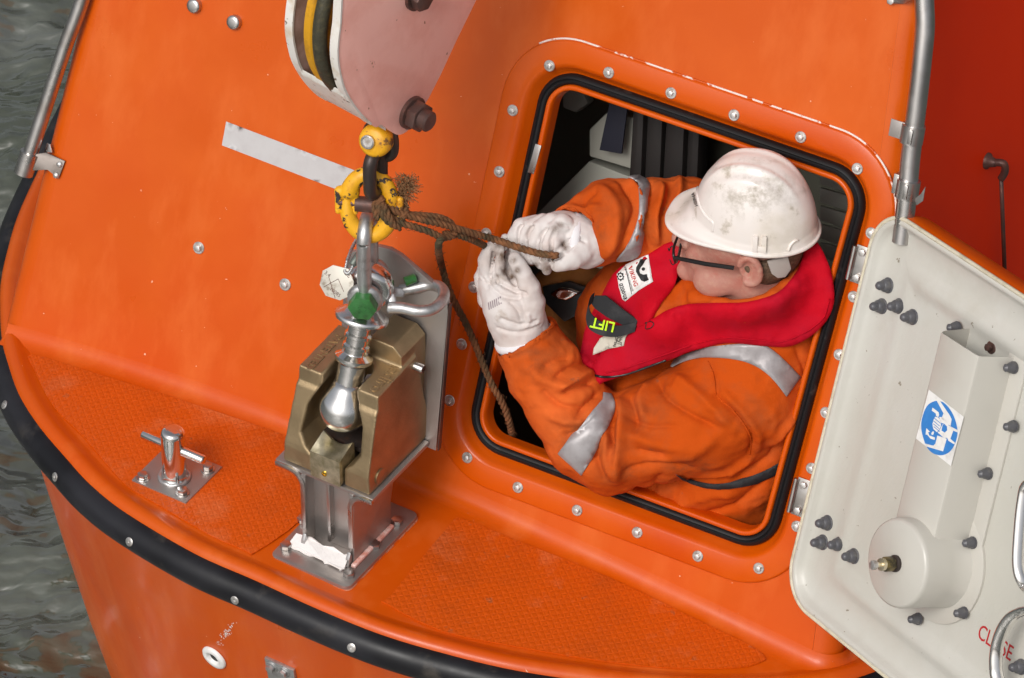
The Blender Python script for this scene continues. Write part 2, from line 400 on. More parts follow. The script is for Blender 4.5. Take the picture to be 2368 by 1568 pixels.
# ================================================================== WATER
gx = 150; Vw = []; Fw = []
xs = np.linspace(-4200, 6000, 260); ys = np.linspace(-2500, 7000, 240); WZ = -1500.0
for j, y in enumerate(ys):
    for i, x in enumerate(xs):
        p = Vector((x/520., y/420., 0)); q = mnoise.noise_vector(p*.7)
        h = 95*mnoise.fractal(p+q*.6, .9, 2.1, 4) + 22*mnoise.ridged_multi_fractal(Vector((x/260., y/150., 3)), .8, 2.1, 4, 1.0, 2.0) + 14*mnoise.fractal(Vector((x/70., y/45., 7)), .9, 2.1, 3)
        e = min(1, (i)/12, (len(xs)-1-i)/12, j/12, (len(ys)-1-j)/12); Vw.append((x, y, WZ+h*e*.8))
nx = len(xs)
Fw = [(j*nx+i, j*nx+i+1, (j+1)*nx+i+1, (j+1)*nx+i) for j in range(len(ys)-1) for i in range(nx-1)]
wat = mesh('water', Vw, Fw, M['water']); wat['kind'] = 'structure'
BG = 400000.
Vs = [(-BG,-BG,WZ-.5),(BG,-BG,WZ-.5),(BG,BG,WZ-.5),(-BG,BG,WZ-.5)]; x0,x1,y0,y1 = xs[0],xs[-1],ys[0],ys[-1]
Vs += [(x0,y0,WZ-.5),(x1,y0,WZ-.5),(x1,y1,WZ-.5),(x0,y1,WZ-.5)]
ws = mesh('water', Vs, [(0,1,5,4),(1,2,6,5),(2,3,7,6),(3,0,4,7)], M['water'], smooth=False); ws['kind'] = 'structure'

# ================================================================== LIFEBOAT
boat = thing('lifeboat', 'orange enclosed lifeboat bow with black rubber fender and open square hatch', 'lifeboat', dk(1000,1200))
# ---- gunwale curve (traced on the deck surface)
Gpx = [(210,150),(140,290),(87,395),(40,500),(14,590),(2,650),(0,705),(4,781),(19,841),(45,913),(91,985),(151,1056),(211,1121),(295,1187),(449,1278),(593,1342),(735,1407),(879,1465),(1022,1508),(1184,1547),(1364,1575),(1520,1592),(1670,1600),(1850,1592),(2000,1560),(2150,1490),(2300,1390),(2450,1270),(2600,1140)]
G = spline([dk(*q) for q in Gpx], 8)
def inward(i):
    t = G[min(i+1,len(G)-1)]-G[max(i-1,0)]; t.z = 0; t.normalize(); return Vector((-t.y, t.x, 0))
Nin = [inward(i) for i in range(len(G))]
for _ in range(4):
    Nin = [(Nin[max(i-1,0)]+Nin[i]*2+Nin[min(i+1,len(G)-1)]).normalized() for i in range(len(G))]
def gz(P): return hz(P.dot(T))
# lip strip
prof = [(0,-30),(-2,-14),(0,-2),(7,7),(16,12),(26,13),(38,8),(48,2),(58,0)]
V, Fs = [], []
for i, g in enumerate(G):
    for (o, h) in prof:
        p = g + Nin[i]*o; V.append(Vector((p.x, p.y, gz(p)+h)))
m = len(prof)
for i in range(len(G)-1):
    for j in range(m-1): Fs.append((i*m+j, (i+1)*m+j, (i+1)*m+j+1, i*m+j+1))
mesh('gunwale', V, Fs, M['gel'], boat)
# deck sheet between lip and cabin
inner = [G[i]+Nin[i]*57.5 for i in range(len(G))]
def tb(P): return (P.dot(T), P.dot(B))
def fromtb(s, b, dz=0):
    p = T*s+B*b; p.z = hz(s)+dz; return p
sL, sR = _smin-6, wp(1884,1530).dot(T)
def crease_b(s):   # where the deck meets the cabin front plane at T-coordinate s
    # N.P=0 ; P = T s + B b + Z z -> -b cosBE + z sinBE =0
    return hz(s)*math.sin(BE)/math.cos(BE)
cre = [(s, crease_b(s)) for s in np.linspace(sL, sR, 60)]
outl = [tb(p) for p in inner]
# cabin side base lines go back along B
backL = (sL-60, crease_b(sL)+1600); backR = (sR+100, crease_b(sR)+2300)
fr = 34.0; RC = 55.0
deckpoly = [q for q in outl if q[1] < 2500] + [(sR+150, crease_b(sR)+2000), (sR+RC+fr-2, crease_b(sR)+900), (sR+RC+fr-2, crease_b(sR)+RC), (sR+60, crease_b(sR)+4), (sR+40, crease_b(sR)-16), (sR+10, crease_b(sR)-fr+2)] + [(s, b-fr) for s, b in reversed(cre)] + [(sL-10, crease_b(sL)+20), (sL-6, crease_b(sL)+1200)]
# start of outl is far back left
V, Fs = sheet(deckpoly, lambda s, b: fromtb(s, b), 45)
mesh('deck', V, Fs, M['gel'], boat); fixn(bpy.data.objects[-1]) if False else None
# fillet deck -> cabin front
V, Fs = [], []; nseg = 8
for (s, b) in cre:
    c = fromtb(s, b); p0 = c - B*fr; p0.z = hz(s); p2 = c + U*fr
    for k in range(nseg+1):
        t = k/nseg; V.append(p0*(1-t)**2 + c*2*t*(1-t) + p2*t*t)
for i in range(len(cre)-1):
    for k in range(nseg): Fs.append((i*(nseg+1)+k, (i+1)*(nseg+1)+k, (i+1)*(nseg+1)+k+1, i*(nseg+1)+k+1))
fil_V, fil_F = V, Fs
# ---- cabin front (wall coordinates s along T, t along U)
def st(P): return (P.dot(T), P.dot(U))
def fromst(s, t, h=0): return T*s + U*t + N*h
def pst(px, py): return st(wp(px, py))
def lineint(a, b, c, d):
    x1,y1=a;x2,y2=b;x3,y3=c;x4,y4=d; D=(x1-x2)*(y3-y4)-(y1-y2)*(x3-x4)
    return (((x1*y2-y1*x2)*(x3-x4)-(x1-x2)*(x3*y4-y3*x4))/D, ((x1*y2-y1*x2)*(y3-y4)-(y1-y2)*(x3*y4-y3*x4))/D)
hl = [pst(1225,291), pst(1098,882)]; ht = [pst(1525,243), pst(1885,367)]; hr = [pst(1977,545), pst(1836,1066)]; hb = [pst(1697,1261), pst(1197,1074)]
quad = [lineint(*hl, *hb), lineint(*hb, *hr), lineint(*hr, *ht), lineint(*ht, *hl)]   # BL, BR, TR, TL
def rquad(q, off, rad, n=10):
    """q offset outward by off, rounded corners rad(+off)"""
    Q = [Vector(p) for p in q]; m = len(Q); L = []
    for i in range(m):
        a, b = Q[i], Q[(i+1)%m]; d = (b-a).normalized(); nn = Vector((d.y, -d.x)); L.append((a+nn*off, b+nn*off))
    P = [Vector(lineint(L[i-1][0], L[i-1][1], L[i][0], L[i][1])) for i in range(m)]; out = []; r = max(rad+off, 8)
    for i in range(m):
        p = P[i]; d0 = (P[i-1]-p).normalized(); d1 = (P[(i+1)%m]-p).normalized(); half = d0.angle(d1)/2
        L_ = r/math.tan(half); c = p + (d0+d1).normalized()*(r/math.sin(half)); a = p+d0*L_; b = p+d1*L_
        va = a-c; vb = b-c; ang = va.angle_signed(vb)
        for k in range(n+1):
            th = -ang*k/n; out.append((c.x+va.x*math.cos(th)-va.y*math.sin(th), c.y+va.x*math.sin(th)+va.y*math.cos(th)))
        # edge subdivision
        nb = P[(i+1)%m]; d2 = (P[i]-nb).normalized(); d3 = (P[(i+2)%m]-nb).normalized(); h2 = d2.angle(d3)/2; e = nb + d2*(r/math.tan(h2))
        for k in range(1, 12): q_ = b.lerp(e, k/12); out.append((q_.x, q_.y))
    return out
HR = 92
RC = 55.0
tTop = pst(1184,-700)[1]
eL = [pst(232,0), pst(50,740)]; eR = [pst(2072,90), pst(1880,1500)]
def edge_s(e, t): return e[0][0] + (e[1][0]-e[0][0])*(t-e[0][1])/(e[1][1]-e[0][1])
tl = [fromtb(s, b) for s, b in cre]
bot = [(p.dot(T), (p+U*fr).dot(U)) for p in tl]
bot = [q for q in bot if edge_s(eL, q[1]) < q[0] < edge_s(eR, q[1])]
lb = (edge_s(eL, bot[0][1]), bot[0][1]); _sl = (bot[-1][1]-bot[-3][1])/(bot[-1][0]-bot[-3][0]); _er = edge_s(eR, bot[-1][1]); rb = (_er, bot[-1][1]+_sl*(_er-bot[-1][0])-4)
wallpoly = [lb]+bot+[rb]+[(edge_s(eR, tTop), tTop), (edge_s(eL, tTop), tTop)]
hole = rquad(quad, 35, HR)
V, Fs = sheet(wallpoly, lambda s, t: fromst(s, t), 60, [hole])
cf = mesh('cabin_front', V, Fs, M['gel'], boat); fixn(cf)
# corner + side strips
def strip(e, tb_, side, name, m_):
    V, Fs = [], []; ts = np.linspace(tb_-160, tTop, 14); prof = []
    for k in range(9):
        a = k/8*R(88); prof.append((math.sin(a)*RC, 1-math.cos(a)))
    for t in ts:
        s0 = edge_s(e, t); base = fromst(s0, t)
        row = [base + T*side*x + B*(RC*y) for x, y in prof]
        last = row[-1]; row += [last + B*d + T*side*d*.04 for d in (40,200,600,1400,2600)]
        V += row
    m = len(row)
    for i in range(len(ts)-1):
        for j in range(m-1): Fs.append((i*m+j, (i+1)*m+j, (i+1)*m+j+1, i*m+j+1))
    o = mesh(name, V, Fs, m_, boat); o.data.materials.append(M['gel'])
    for q_, p_ in enumerate(o.data.polygons):
        if q_ % (m-1) < 8: p_.material_index = 1
    return bvh(V, Fs)
strip(eL, lb[1], -1, 'cabin_side', M['gel']); sideb = strip(eR, rb[1], 1, 'cabin_side', M['gel_side'])
# fillet carried round the right-hand corner
s1_, b1_ = cre[-1]; c0_ = fromtb(s1_, b1_); rowsF = []
for k in range(1, 14):
    if k < 9: a = k/8*R(88); base = c0_+T*(math.sin(a)*RC)+B*(RC*(1-math.cos(a)))
    else: a = R(88); base = c0_+T*RC+B*(RC+(k-8)*120)
    ow = (-B*math.cos(a)+T*math.sin(a)); up_ = (Z*math.cos(BE)+B*math.sin(BE))
    base = Vector((base.x, base.y, hz(base.dot(T)))); p0 = base+ow*fr; p0.z = hz(p0.dot(T)); p2 = base+up_*fr-ow*1; n0 = len(fil_V)
    for q in range(nseg+1):
        t = q/nseg; fil_V.append(p0*(1-t)**2+base*2*t*(1-t)+p2*t*t)
    for q in range(nseg): fil_F.append((n0-nseg-1+q, n0+q, n0+q+1, n0-nseg-1+q+1))
mesh('deck_fillet', fil_V, fil_F, M['gel'], boat)
# ---- hull below the gunwale
rows = [(-6,-24),(5,-60),(22,-150),(56,-320),(100,-560),(150,-820),(222,-1150),(330,-1700)]
V, Fs = [], []
for i, g in enumerate(G):
    for (o, h) in rows:
        p = g+Nin[i]*o; V.append(Vector((p.x, p.y, gz(g)+h)))
m = len(rows)
for i in range(len(G)-1):
    for j in range(m-1): Fs.append((i*m+j, i*m+j+1, (i+1)*m+j+1, (i+1)*m+j))
hull = mesh('hull', V, Fs, M['gel'], boat)
hullb = bvh(V, Fs)
# ---- fender
V, Fs = [], []
fp = []
for k in range(15):
    a = R(100) - R(200)*k/14; fp.append((-math.cos(a)*42, math.sin(a)*42))
for i, g in enumerate(G):
    for (o, h) in fp:
        p = g+Nin[i]*(o-2)
        V.append(Vector((p.x, p.y, gz(g)+h-44)))
m = len(fp)
for i in range(len(G)-1):
    for j in range(m-1): Fs.append((i*m+j, i*m+j+1, (i+1)*m+j+1, (i+1)*m+j))
fen = mesh('fender', V, Fs, M['rub'], boat); fixn(fen); fenb = bvh(V, Fs)
def scr(): return join(lathe((0,0,0), Z, [(0,11),(2,11),(3,9.5),(3,4),(1,3.5)], 20))
for q in [(127,1103),(299,1253),(543,1388),(813,1498),(10,936)]:
    P, nn = shoot(fenb, *q)
    if P:
        if nn.dot(F) > 0: nn = -nn
        place('screw', scr, M['wash'], fen, P-nn*1, nn, 'screw')
# ---- non-slip panels
def nonslip():
    m = mat('nonslip_gelcoat', (.60,.080,.0), .45, spec=.4, var=((.64,.19,.07), 6, .55, .85, 8), var2=((.36,.06,.006), 4, .52, .82, 8), coat=.05, streak=((.40,.10,.03), 40, .64, .76, 5))
    nt = m.node_tree; b = nt.nodes['Principled BSDF']; L = nt.links.new; tc = nt.nodes.new('ShaderNodeTexCoord')
    mp = nt.nodes.new('ShaderNodeMapping'); mp.inputs['Rotation'].default_value = (0,0,AL); L(tc.outputs['Object'], mp.inputs[0])
    sx = nt.nodes.new('ShaderNodeSeparateXYZ'); L(mp.outputs[0], sx.inputs[0]); outs = []
    def mth(op, a, bb=None):
        n = nt.nodes.new('ShaderNodeMath'); n.operation = op
        for i, q in enumerate((a, bb)):
            if q is None: continue
            if isinstance(q, (int, float)): n.inputs[i].default_value = q
            else: L(q, n.inputs[i])
        return n.outputs[0]
    P = 15*K
    a = mth('PINGPONG', mth('ADD', sx.outputs[0], sx.outputs[1]), P*.7); c = mth('PINGPONG', mth('SUBTRACT', sx.outputs[0], sx.outputs[1]), P*.7); x_ = mth('PINGPONG', sx.outputs[0], P*.5)
    h = mth('MINIMUM', mth('MINIMUM', a, c), mth('MULTIPLY', x_, 1.2))
    bn = nt.nodes.new('ShaderNodeBump'); bn.inputs['Strength'].default_value = .28; bn.inputs['Distance'].default_value = .9; L(h, bn.inputs['Height']); L(bn.outputs[0], b.inputs['Normal'])
    return m
M['nonslip'] = nonslip()
pan1 = [(72,822),(189,856),(340,902),(491,951),(592,985),(672,1015),(716,1040),(722,1128),(700,1200),(592,1278),(570,1276),(481,1236),(353,1162),(302,1132),(264,1094),(189,1007),(125,943),(79,856)]
pan2 = [(893,1397),(904,1379),(1036,1221),(1069,1202),(1184,1248),(1408,1337),(1601,1430),(1729,1492),(1768,1520),(1761,1532),(1700,1546),(1537,1546),(1376,1528),(1184,1495),(1022,1461)]
for p in (pan1, pan2):
    V, Fs = sheet(spl2(p, 3, True), lambda x, y: dk(x, y, 1.0), 40); V, Fs = thicken(V, Fs, Z*3.5)
    fixn(mesh('nonslip_panel', V, Fs, M['nonslip'], boat, sharp=30))
# ---- hatch frame
fprof = [(84,0.5),(82,5.5),(78,8),(30,8),(24,6),(16,-4),(6,-22),(0,-26),(-26,-26)]
lipprof = [(-24,-30),(-25,-9),(-28,-6),(-34,-6),(-37,-9),(-38,-26),(-40,-50)]
sealprof = [(0,-27),(1,-17),(-3,-9),(-9,-6),(-12,-9),(-15,-6),(-20,-7),(-24,-14),(-25,-27)]
def sweepq(pr, name, m_, parent, n=10):
    V, Fs = [], []; rows = []
    for (o, h) in pr:
        pts = rquad(quad, o, HR, n); V += [fromst(s, t, h) for s, t in pts]; rows.append(len(pts))
    m = rows[0]
    for i in range(len(pr)-1):
        for k in range(m): k2 = (k+1) % m; Fs.append((i*m+k, i*m+k2, (i+1)*m+k2, (i+1)*m+k))
    o = mesh(name, V, Fs, m_, parent, sharp=50); fixn(o); return o
hf = sweepq(fprof, 'hatch_frame', M['frame'], boat)
sweepq(lipprof, 'frame_lip', M['frame'], hf); sweepq(sealprof, 'seal', M['seal'], hf)
# pale sealant bead on the upper edge of the frame
outer = rquad(quad, 85, HR, 14); tot = [fromst(s, t, 1.5) for s, t in outer]
sel = [p for p in tot if px_of(p)[1] < 640 and (px_of(p)[0] > 1235)]
sel.sort(key=lambda p: math.atan2(px_of(p)[1]-600, px_of(p)[0]-1600)+ (0 if px_of(p)[0] < 5000 else 0))
fixn(mesh('sealant_bead', *tube(spline(sel, 2), 2.6, 6), mat('white_sealant', (.78,.66,.6), .6, var=(OR, 30, .52, .56)), hf))
hbolts = [(1271,152),(1408,168),(1552,215),(1698,266),(1852,317),(1983,390),(2015,539),(1186,255),(1155,397),(1125,540),(1096,664),(1068,796),(1040,926),(1081,1058),(1198,1127),(1335,1180),(1474,1231),(1614,1286),(1755,1314),(1843,1217),(1877,1083),(1910,954),(1941,820),(1974,686)]
for q in hbolts: place('fbolt', lambda: hexbolt(7.5, 13.5, 7, 3), M['wash'], hf, wp(*q, 8), N)
for q in [(460,573),(660,658)]: place('wbolt', lambda: hexbolt(8.5, 15, 8, 3), M['wash'], boat, wp(*q, 0), N)
for q in [(453,12),(545,50)]: place('cap', lambda: lathe((0,0,0), Z, [(0,17),(14,17),(17,14),(18,9)], 28), M['ss'], boat, wp(*q, 0), N, 'round_stud')
# reflective tape
V, Fs = sheet([(523,281),(828,397),(799,446),(513,336)], lambda x, y: wp(x, y, 1.2), 12)
mesh('reflective_tape', V, Fs, M['tape'], boat)
# hatch catch plate on left lip
hcp = boxf(wp(1240,366,-14), (wp(1252,330)-wp(1233,400)).normalized(), T, N, -36, 36, -8, 8, -4, 10, 1.5)
fixn(mesh('catch_plate', *hcp, M['ss'], hf, sharp=40))
# small hinges plates between door and frame
for (a, b) in (((1999,575),(1982,648)), ((1863,1113),(1846,1186))):
    A, Bp = wp(*a, 9), wp(*b, 9); d = (A-Bp).normalized(); s_ = d.cross(N)
    hg = mesh('hinge', *boxf((A+Bp)*.5, d, s_, N, -(A-Bp).length/2-6, (A-Bp).length/2+6, -17, 17, 0, 5, 1.2), M['ss'], hf, sharp=40); fixn(hg)
    for P in (A.lerp(Bp, .1), A.lerp(Bp, .9)): place('hgb', lambda: hexbolt(9, 0, 9, 0), M['wash'], hg, P+N*5, N)
    pin = tube([A+s_*-20+N*8+d*2, Bp+s_*-20+N*8-d*2], 6, 12); fixn(mesh('hinge_pin', *pin, M['ss'], hg, sharp=40))
# ---- right handrail
def rail(pts, r, name, parent):
    o = mesh(name, *tube(spline(pts, 6), r, 24), M['ss'], parent, sharp=50); fixn(o); return o
rr = rail([wp(2140,-160,75), wp(2137,-20,75), wp(2139,60,75), wp(2133,130,75), wp(2122,230,72), wp(2106,360,66), wp(2098,450,64), wp(2085,560,62)], 22, 'handrail', boat)
for (x, y) in ((2110,310), (2099,437)):
    c0 = wp(x, y, 68); c1 = wp(x-6, y+34, 66); d = (c1-c0).normalized(); c0 -= d*22
    cl = mesh('clamp', *lathe(c0, d, [(0,24),(0,26.5),(42,26.5),(42,24)], 28), M['ss'], rr, sharp=40); fixn(cl)
    base = wp(x, y, 68)
    if y < 400: fixn(mesh('clamp_tab', *boxf(base, T, d, N, -52, -18, -22, 18, 6, 10, 1), M['dull'], rr, sharp=40))
    else:
        fixn(mesh('clamp_tab', *prism([base+T*22-d*-16+N*4, base+T*36-d*2+N*6, base+T*44-d*22+N*8, base+T*44+d*12+N*8, base+T*30+d*28+N*4], N*3, .6), M['ss'], rr, sharp=40))
        fixn(mesh('clamp_foot', *boxf(base, T, d, N, -36, -24, -26, 20, -60, 4, 1), M['ss'], rr, sharp=40))
    fixn(mesh('latch', *boxf(base, T, d, N, 2, 12, -16, 16, 26, 33, 1.5), M['ss'], rr, sharp=40))
fixn(mesh('rail_bracket', *prism([wp(2051,-40,4), wp(2053,8,4), wp(2092,8,6), wp(2106,0,40), wp(2112,-10,58), wp(2112,-40,58)], N*5, 1), M['ss'], rr, sharp=40))
place('hgb', None, M['wash'], rr, wp(2062,1,9), N)
# ---- left handrail
lr = rail([wp(222,-120,20), wp(190,0,20), wp(150,110,20), wp(104,250,20), wp(64,374,20)], 18, 'handrail', boat)
c0, c1 = wp(70,352,20), wp(54,401,20); d = (c1-c0).normalized()
fixn(mesh('collar', *lathe(c0, d, [(0,18),(0,24),((c1-c0).length,24),((c1-c0).length,18)], 28), M['ss'], lr, sharp=40))
pl = [wp(82,356,22), wp(108,352,6), wp(152,372,4), wp(137,413,4), wp(112,392,4), wp(78,394,22)]
fixn(mesh('rail_bracket', *prism(pl, N*4, 1), M['ssdark'], lr, sharp=40))
fixn(mesh('rail_bracket', *prism([wp(104,352,2), wp(110,330,0), wp(118,334,2), wp(122,352,6)], N*4, .6), M['ss'], lr, sharp=40))
for q in [(138,380),(130,405)]: place('dome', lambda: lathe((0,0,0), Z, [(0,8),(3,7.5),(5.5,5),(6.5,2)], 18), M['wash'], lr, wp(*q, 8), N, 'screw')

# ---- latch rod on the right-hand cabin side
P0, sn = shoot(sideb, 2282, 372)
if sn.dot(F) > 0: sn = -sn
P1, _ = shoot(sideb, 2306, 632)
ls = mesh('side_hook', *lathe(P0, sn, [(0,20),(5,19),(10,13),(24,9)], 22), M['rustn'], boat, sharp=40)
pts = [P0+sn*16, P0+sn*34+Vector((8,0,2)), P0+sn*32+Vector((14,0,-22)), P0+sn*26+Vector((12,0,-44))]
fixn(mesh('hook_arm', *tube(spline(pts, 5), 9, 12), M['rustn'], ls))
A = pts[-1]; fixn(mesh('hook_rod', *tube([A, A.lerp(P1+sn*20, .5), P1+sn*20], 5, 10), M['rustn'], ls))
# ---- hull fitting ring and steel plate
P, nn = shoot(hullb, 497, 1519)
if nn.dot(F) > 0: nn = -nn
fixn(mesh('drain_ring', *lathe(P, nn, [(1,34),(5,34),(9,30),(10,22),(8,16),(-6,13),(-40,13)], 40), M['white'], boat, sharp=60))
mesh('drain_hole', *lathe(P+nn*1, nn, [(0,13),(1,12.8)], 24), M['seal'], boat)
random.seed(11); VV, FF = [], []
for i in range(70):
    t = random.random(); x = 505+34*t+random.gauss(0,4.5); y = 1492-52*t+random.gauss(0,4); P_, n_ = shoot(hullb, x, y)
    if P_ is None: continue
    if n_.dot(F) > 0: n_ = -n_
    a_ = frame_of(n_)[1]; b_ = n_.cross(a_); r_ = random.uniform(1.2,3.6); n0 = len(VV)
    VV += [P_+n_*.7+(a_*math.cos(q*1.2566)+b_*math.sin(q*1.2566)*.6)*r_*random.uniform(.5,1.2) for q in range(5)]; FF.append(tuple(n0+q for q in range(5)))
sc_ = mesh('scuff_mark', VV, FF, M['white'], hull, smooth=False); sc_['kind'] = 'stuff'
P, nn = shoot(hullb, 655, 1556)
if nn.dot(F) > 0: nn = -nn
ax = (T-nn*T.dot(nn)).normalized(); ay = nn.cross(ax)
if ay.z < 0: ay = -ay
sp_ = mesh('steel_plate', *boxf(P, ax, ay, nn, -42, 40, -60, 42, 0, 9, 2), M['galv'], boat, sharp=40)
for (x, y) in ((-24,20),(12,22)): place('pb', lambda: hexbolt(11, 16, 10, 3), M['galv'], sp_, P+ax*x+ay*y+nn*9, nn)
# ---- interior
fixi = lambda V, Fs: (V, Fs)
M['liner'] = mat('cabin_liner', (.16,.16,.12), .6, bump=(12,.2,.003)); M['seatgrey'] = mat('grey_green_moulding', (.30,.30,.26), .5, bump=(30,.15,.002))
M['navy'] = mat('navy_webbing', (.008,.009,.02), .8, bump=(300,.4,.0006)); M['brownblk'] = mat('dark_brown_curtain', (.009,.006,.005), .7, bump=(60,.3,.002))
hp = rquad(quad, -20, HR, 4); bx = [quad[0][0]-500, quad[1][0]+75]; by = [quad[0][1]-420, quad[3][1]+120]
V = [fromst(x, y, h) for h in (-48, -820) for x, y in ((bx[0],by[0]),(bx[1],by[0]),(bx[1],by[1]),(bx[0],by[1]))]
lin = mesh('cabin_interior', V, [(4,5,6,7),(0,1,5,4),(1,2,6,5),(2,3,7,6),(3,0,4,7)], M['liner'], boat, smooth=False)
def iprism(poly, h, depth, m_, name, bev=3):
    o = mesh(name, *prism([wp(x, y, h) for x, y in poly], -N*depth, bev), m_, lin, sharp=40); fixn(o); return o
iprism([(1222,512),(1362,372),(1460,410),(1450,520),(1330,560),(1225,560)], -330, 420, M['seatgrey'], 'seat_base', 6)
iprism([(1362,300),(1400,262),(1470,272),(1462,392),(1362,362)], -300, 400, M['seatgrey'], 'seat_back', 6)
iprism([(1412,225),(1452,235),(1437,356),(1386,347)], -250, 6, M['navy'], 'webbing_strap', 1)
for i, (x0, x1) in enumerate(((1462,1490),(1492,1534),(1540,1585),(1592,1620))):
    iprism([(x0,240),(x1,240),(x1-8,440),(x0-12,440)], -240-20*(i%2), 60, M['brownblk'], 'curtain_fold', 14)
for i in range(5):
    y = 392+i*42; iprism([(1895,y),(1985,y+26),(1985,y+62),(1895,y+34)], -300, 12, M['seatgrey'], 'seat_slat', 3)
iprism([(1300,205),(1345,205),(1360,240),(1330,262),(1300,250)], -420, 40, M['seatgrey'], 'lamp_housing', 8)
iprism([(1240,640),(1300,580),(1460,600),(1450,700),(1400,860),(1330,900),(1250,760)], -360, 100, M['seatgrey'], 'seat_front', 6)
# ---- open hatch door (hinged on the right edge, swung out over the cabin side)
HA = wp(1995,612,26); HB = wp(1853,1150,26); Ud = (HA-HB).normalized()
om = R(27.5); W = (T*math.cos(om)+N*math.sin(om)); W = (W-Ud*W.dot(Ud)).normalized(); Dn = W.cross(Ud)
if Dn.dot(F) > 0: Dn = -Dn
O_d = HA
def dpx(px, py, h=0): return onplane(px, py, O_d+Dn*h, Dn)
def dco(px, py, h=0):
    P = dpx(px, py, h)-O_d; return (P.dot(W), P.dot(Ud))
def fd(x, y, h=0): return O_d + W*x + Ud*y + Dn*h
cTL = dco(2052,497,14); cBL = dco(1826,1385,14)
lineL = [dco(2006,591,14), dco(1862,1174,14)]; lineT = [dco(2154,550,14), dco(2368,689,14)]; lineB = [dco(1894,1440,14), dco(2052,1568,14)]
WD = 1020.
lineR = [(lineL[0][0]+WD, lineL[0][1]), (lineL[1][0]+WD, lineL[1][1])]
dq = [lineint(*lineL, *lineB), lineint(*lineB, *lineR), lineint(*lineR, *lineT), lineint(*lineT, *lineL)]
M['door'] = mat('off_white_gelcoat', (.50,.485,.43), .38, var=((.46,.41,.32), 5, .56, .8, 7), var2=((.56,.55,.51), 2.5, .4, .7), bump=(55,.5,.002,(1,1,.5)), bump2=(6,.3,.007), coat=.05, streak=((.40,.37,.30), 3, .58, .85, 9), nick=((.25,.22,.17), 60, .70, .73, 3))
door = thing('hatch_door', '', '', HA); del door['label']; del door['category']; door.parent = boat; door.location = Vector(HA)*K - wloc(boat)
DR = 96
prof = [(0,-26),(1,8),(-4,15),(-11,16),(-17,11),(-22,2),(-34,-6),(-60,-9),(-80,-9),(-92,-5),(-104,3),(-116,5),(-130,2),(-142,-6),(-156,-9),(-175,-9)]
rings = []; V = []
def yb(x, y):   # 1 near the upper and lower edges, fading out along the hinge side
    hh = (dq[3][1]+dq[2][1])/2; lo = (dq[0][1]+dq[1][1])/2
    a = min(1, max(0, (x-min(dq[0][0], dq[3][0])-110)/90)); return a
for (o, h) in prof:
    pts = rquad(dq, o, DR, 12)
    for (x, y) in pts:
        hh = h
        if -160 < o < -84: hh = -9 + (h+9)*yb(x, y)
        V.append(fd(x, y, hh))
    rings.append(len(pts))
m = rings[0]; Fs = []
for i in range(len(prof)-1):
    for k in range(m): k2 = (k+1)%m; Fs.append((i*m+k, i*m+k2, (i+1)*m+k2, (i+1)*m+k))
cpt, ctri = fill2(rquad(dq, -175, DR, 12), 60); n0 = len(V); V += [fd(x, y, -9) for x, y in cpt]; Fs += [tuple(i+n0 for i in f) for f in ctri]
dsh = mesh('door_panel', V, Fs, M['door'], door); fixn(dsh); doorb = bvh(V, Fs)
if True:   # outer skin
    oprof = [(4,12),(9,4),(11,-14),(8,-50),(-2,-66),(-30,-76),(-90,-80)]
    V = []; 
    for (o, h) in oprof: V += [fd(x, y, h) for x, y in rquad(dq, o-4, DR, 12)]
    m = len(rquad(dq, 0, DR, 12)); Fs = []
    for i in range(len(oprof)-1):
        for k in range(m): k2 = (k+1)%m; Fs.append((i*m+k, i*m+k2, (i+1)*m+k2, (i+1)*m+k))
    Fs.append(tuple((len(oprof)-1)*m+k for k in range(m)))
    fixn(mesh('door_skin', V, Fs, M['frame'], door))
fixn(mesh('rim_edge', *tube([fd(x, y, 12) for x, y in rquad(dq, 1, DR, 12)], 5, 8, True), mat('rough_cream_edge', (.60,.55,.42), .5, var=((.38,.33,.22), 40, .5, .75), bump=(60,.6,.002)), door))
M['cap'] = mat('grey_plastic_cap', (.085,.085,.095), .38, var=((.13,.125,.12), 60, .5, .7), bump=(90,.1,.0006))
def acorn(): return join(lathe((0,0,0), Z, [(0,18),(2,18),(3,16.5)], 26), lathe((0,0,3), Z, [(0,15),(7,15),(12,13.5),(15,10.5),(24,10),(29,7.5),(32,3)], 26))
HB_ = -9
for q in [(2054,660),(2040,708),(2080,708),(2111,733),(1914,1209),(1903,1254),(1942,1259),(1975,1286)]:
    place('acorn', acorn, M['cap'], dsh, dpx(*q, HB_), Dn, 'cap_nut')
# gear housing: duct + drum on a common flange
du = (dpx(2263,825,90)-dpx(2160,1245,90)).normalized(); dw = (W - du*W.dot(du)).normalized()
r0 = dpx(2263,825,90); l0 = dpx(2180,772,90); wd = 138.0; ln = (dpx(2160,1250,90)-r0).length+40
FL = r0 - Dn*99
M['house'] = mat('smooth_off_white_gelcoat', (.52,.50,.45), .33, var=((.45,.41,.36), 4, .5, .8, 6), bump=(10,.15,.003), coat=.2)
V, Fs = [], []
cross = [(-wd-10,0),(-wd-3,84),(-wd+3,95),(-wd+10,99),(-10,99),(-3,96),(0,90),(12,6),(22,3),(48,3),(50,0)]
lt = (dpx(2180,772,90)-r0).dot(du); rt = 0
steps = np.linspace(0, ln, 12)
for sidx, s in enumerate(steps):
    for (x, h) in cross:
        top = lt*min(1, max(0, -x/wd))*(1-s/ln)     # oblique upper end
        V.append(FL + dw*x - du*(s-top) + Dn*h)
m = len(cross)
for i in range(len(steps)-1):
    for k in range(m-1): Fs.append((i*m+k, i*m+k+1, (i+1)*m+k+1, (i+1)*m+k))
V, Fs = thicken(V, Fs, [-(dw*(-1 if (k%m)<5 else 1)*0+Dn)*3 for k in range(len(V))])
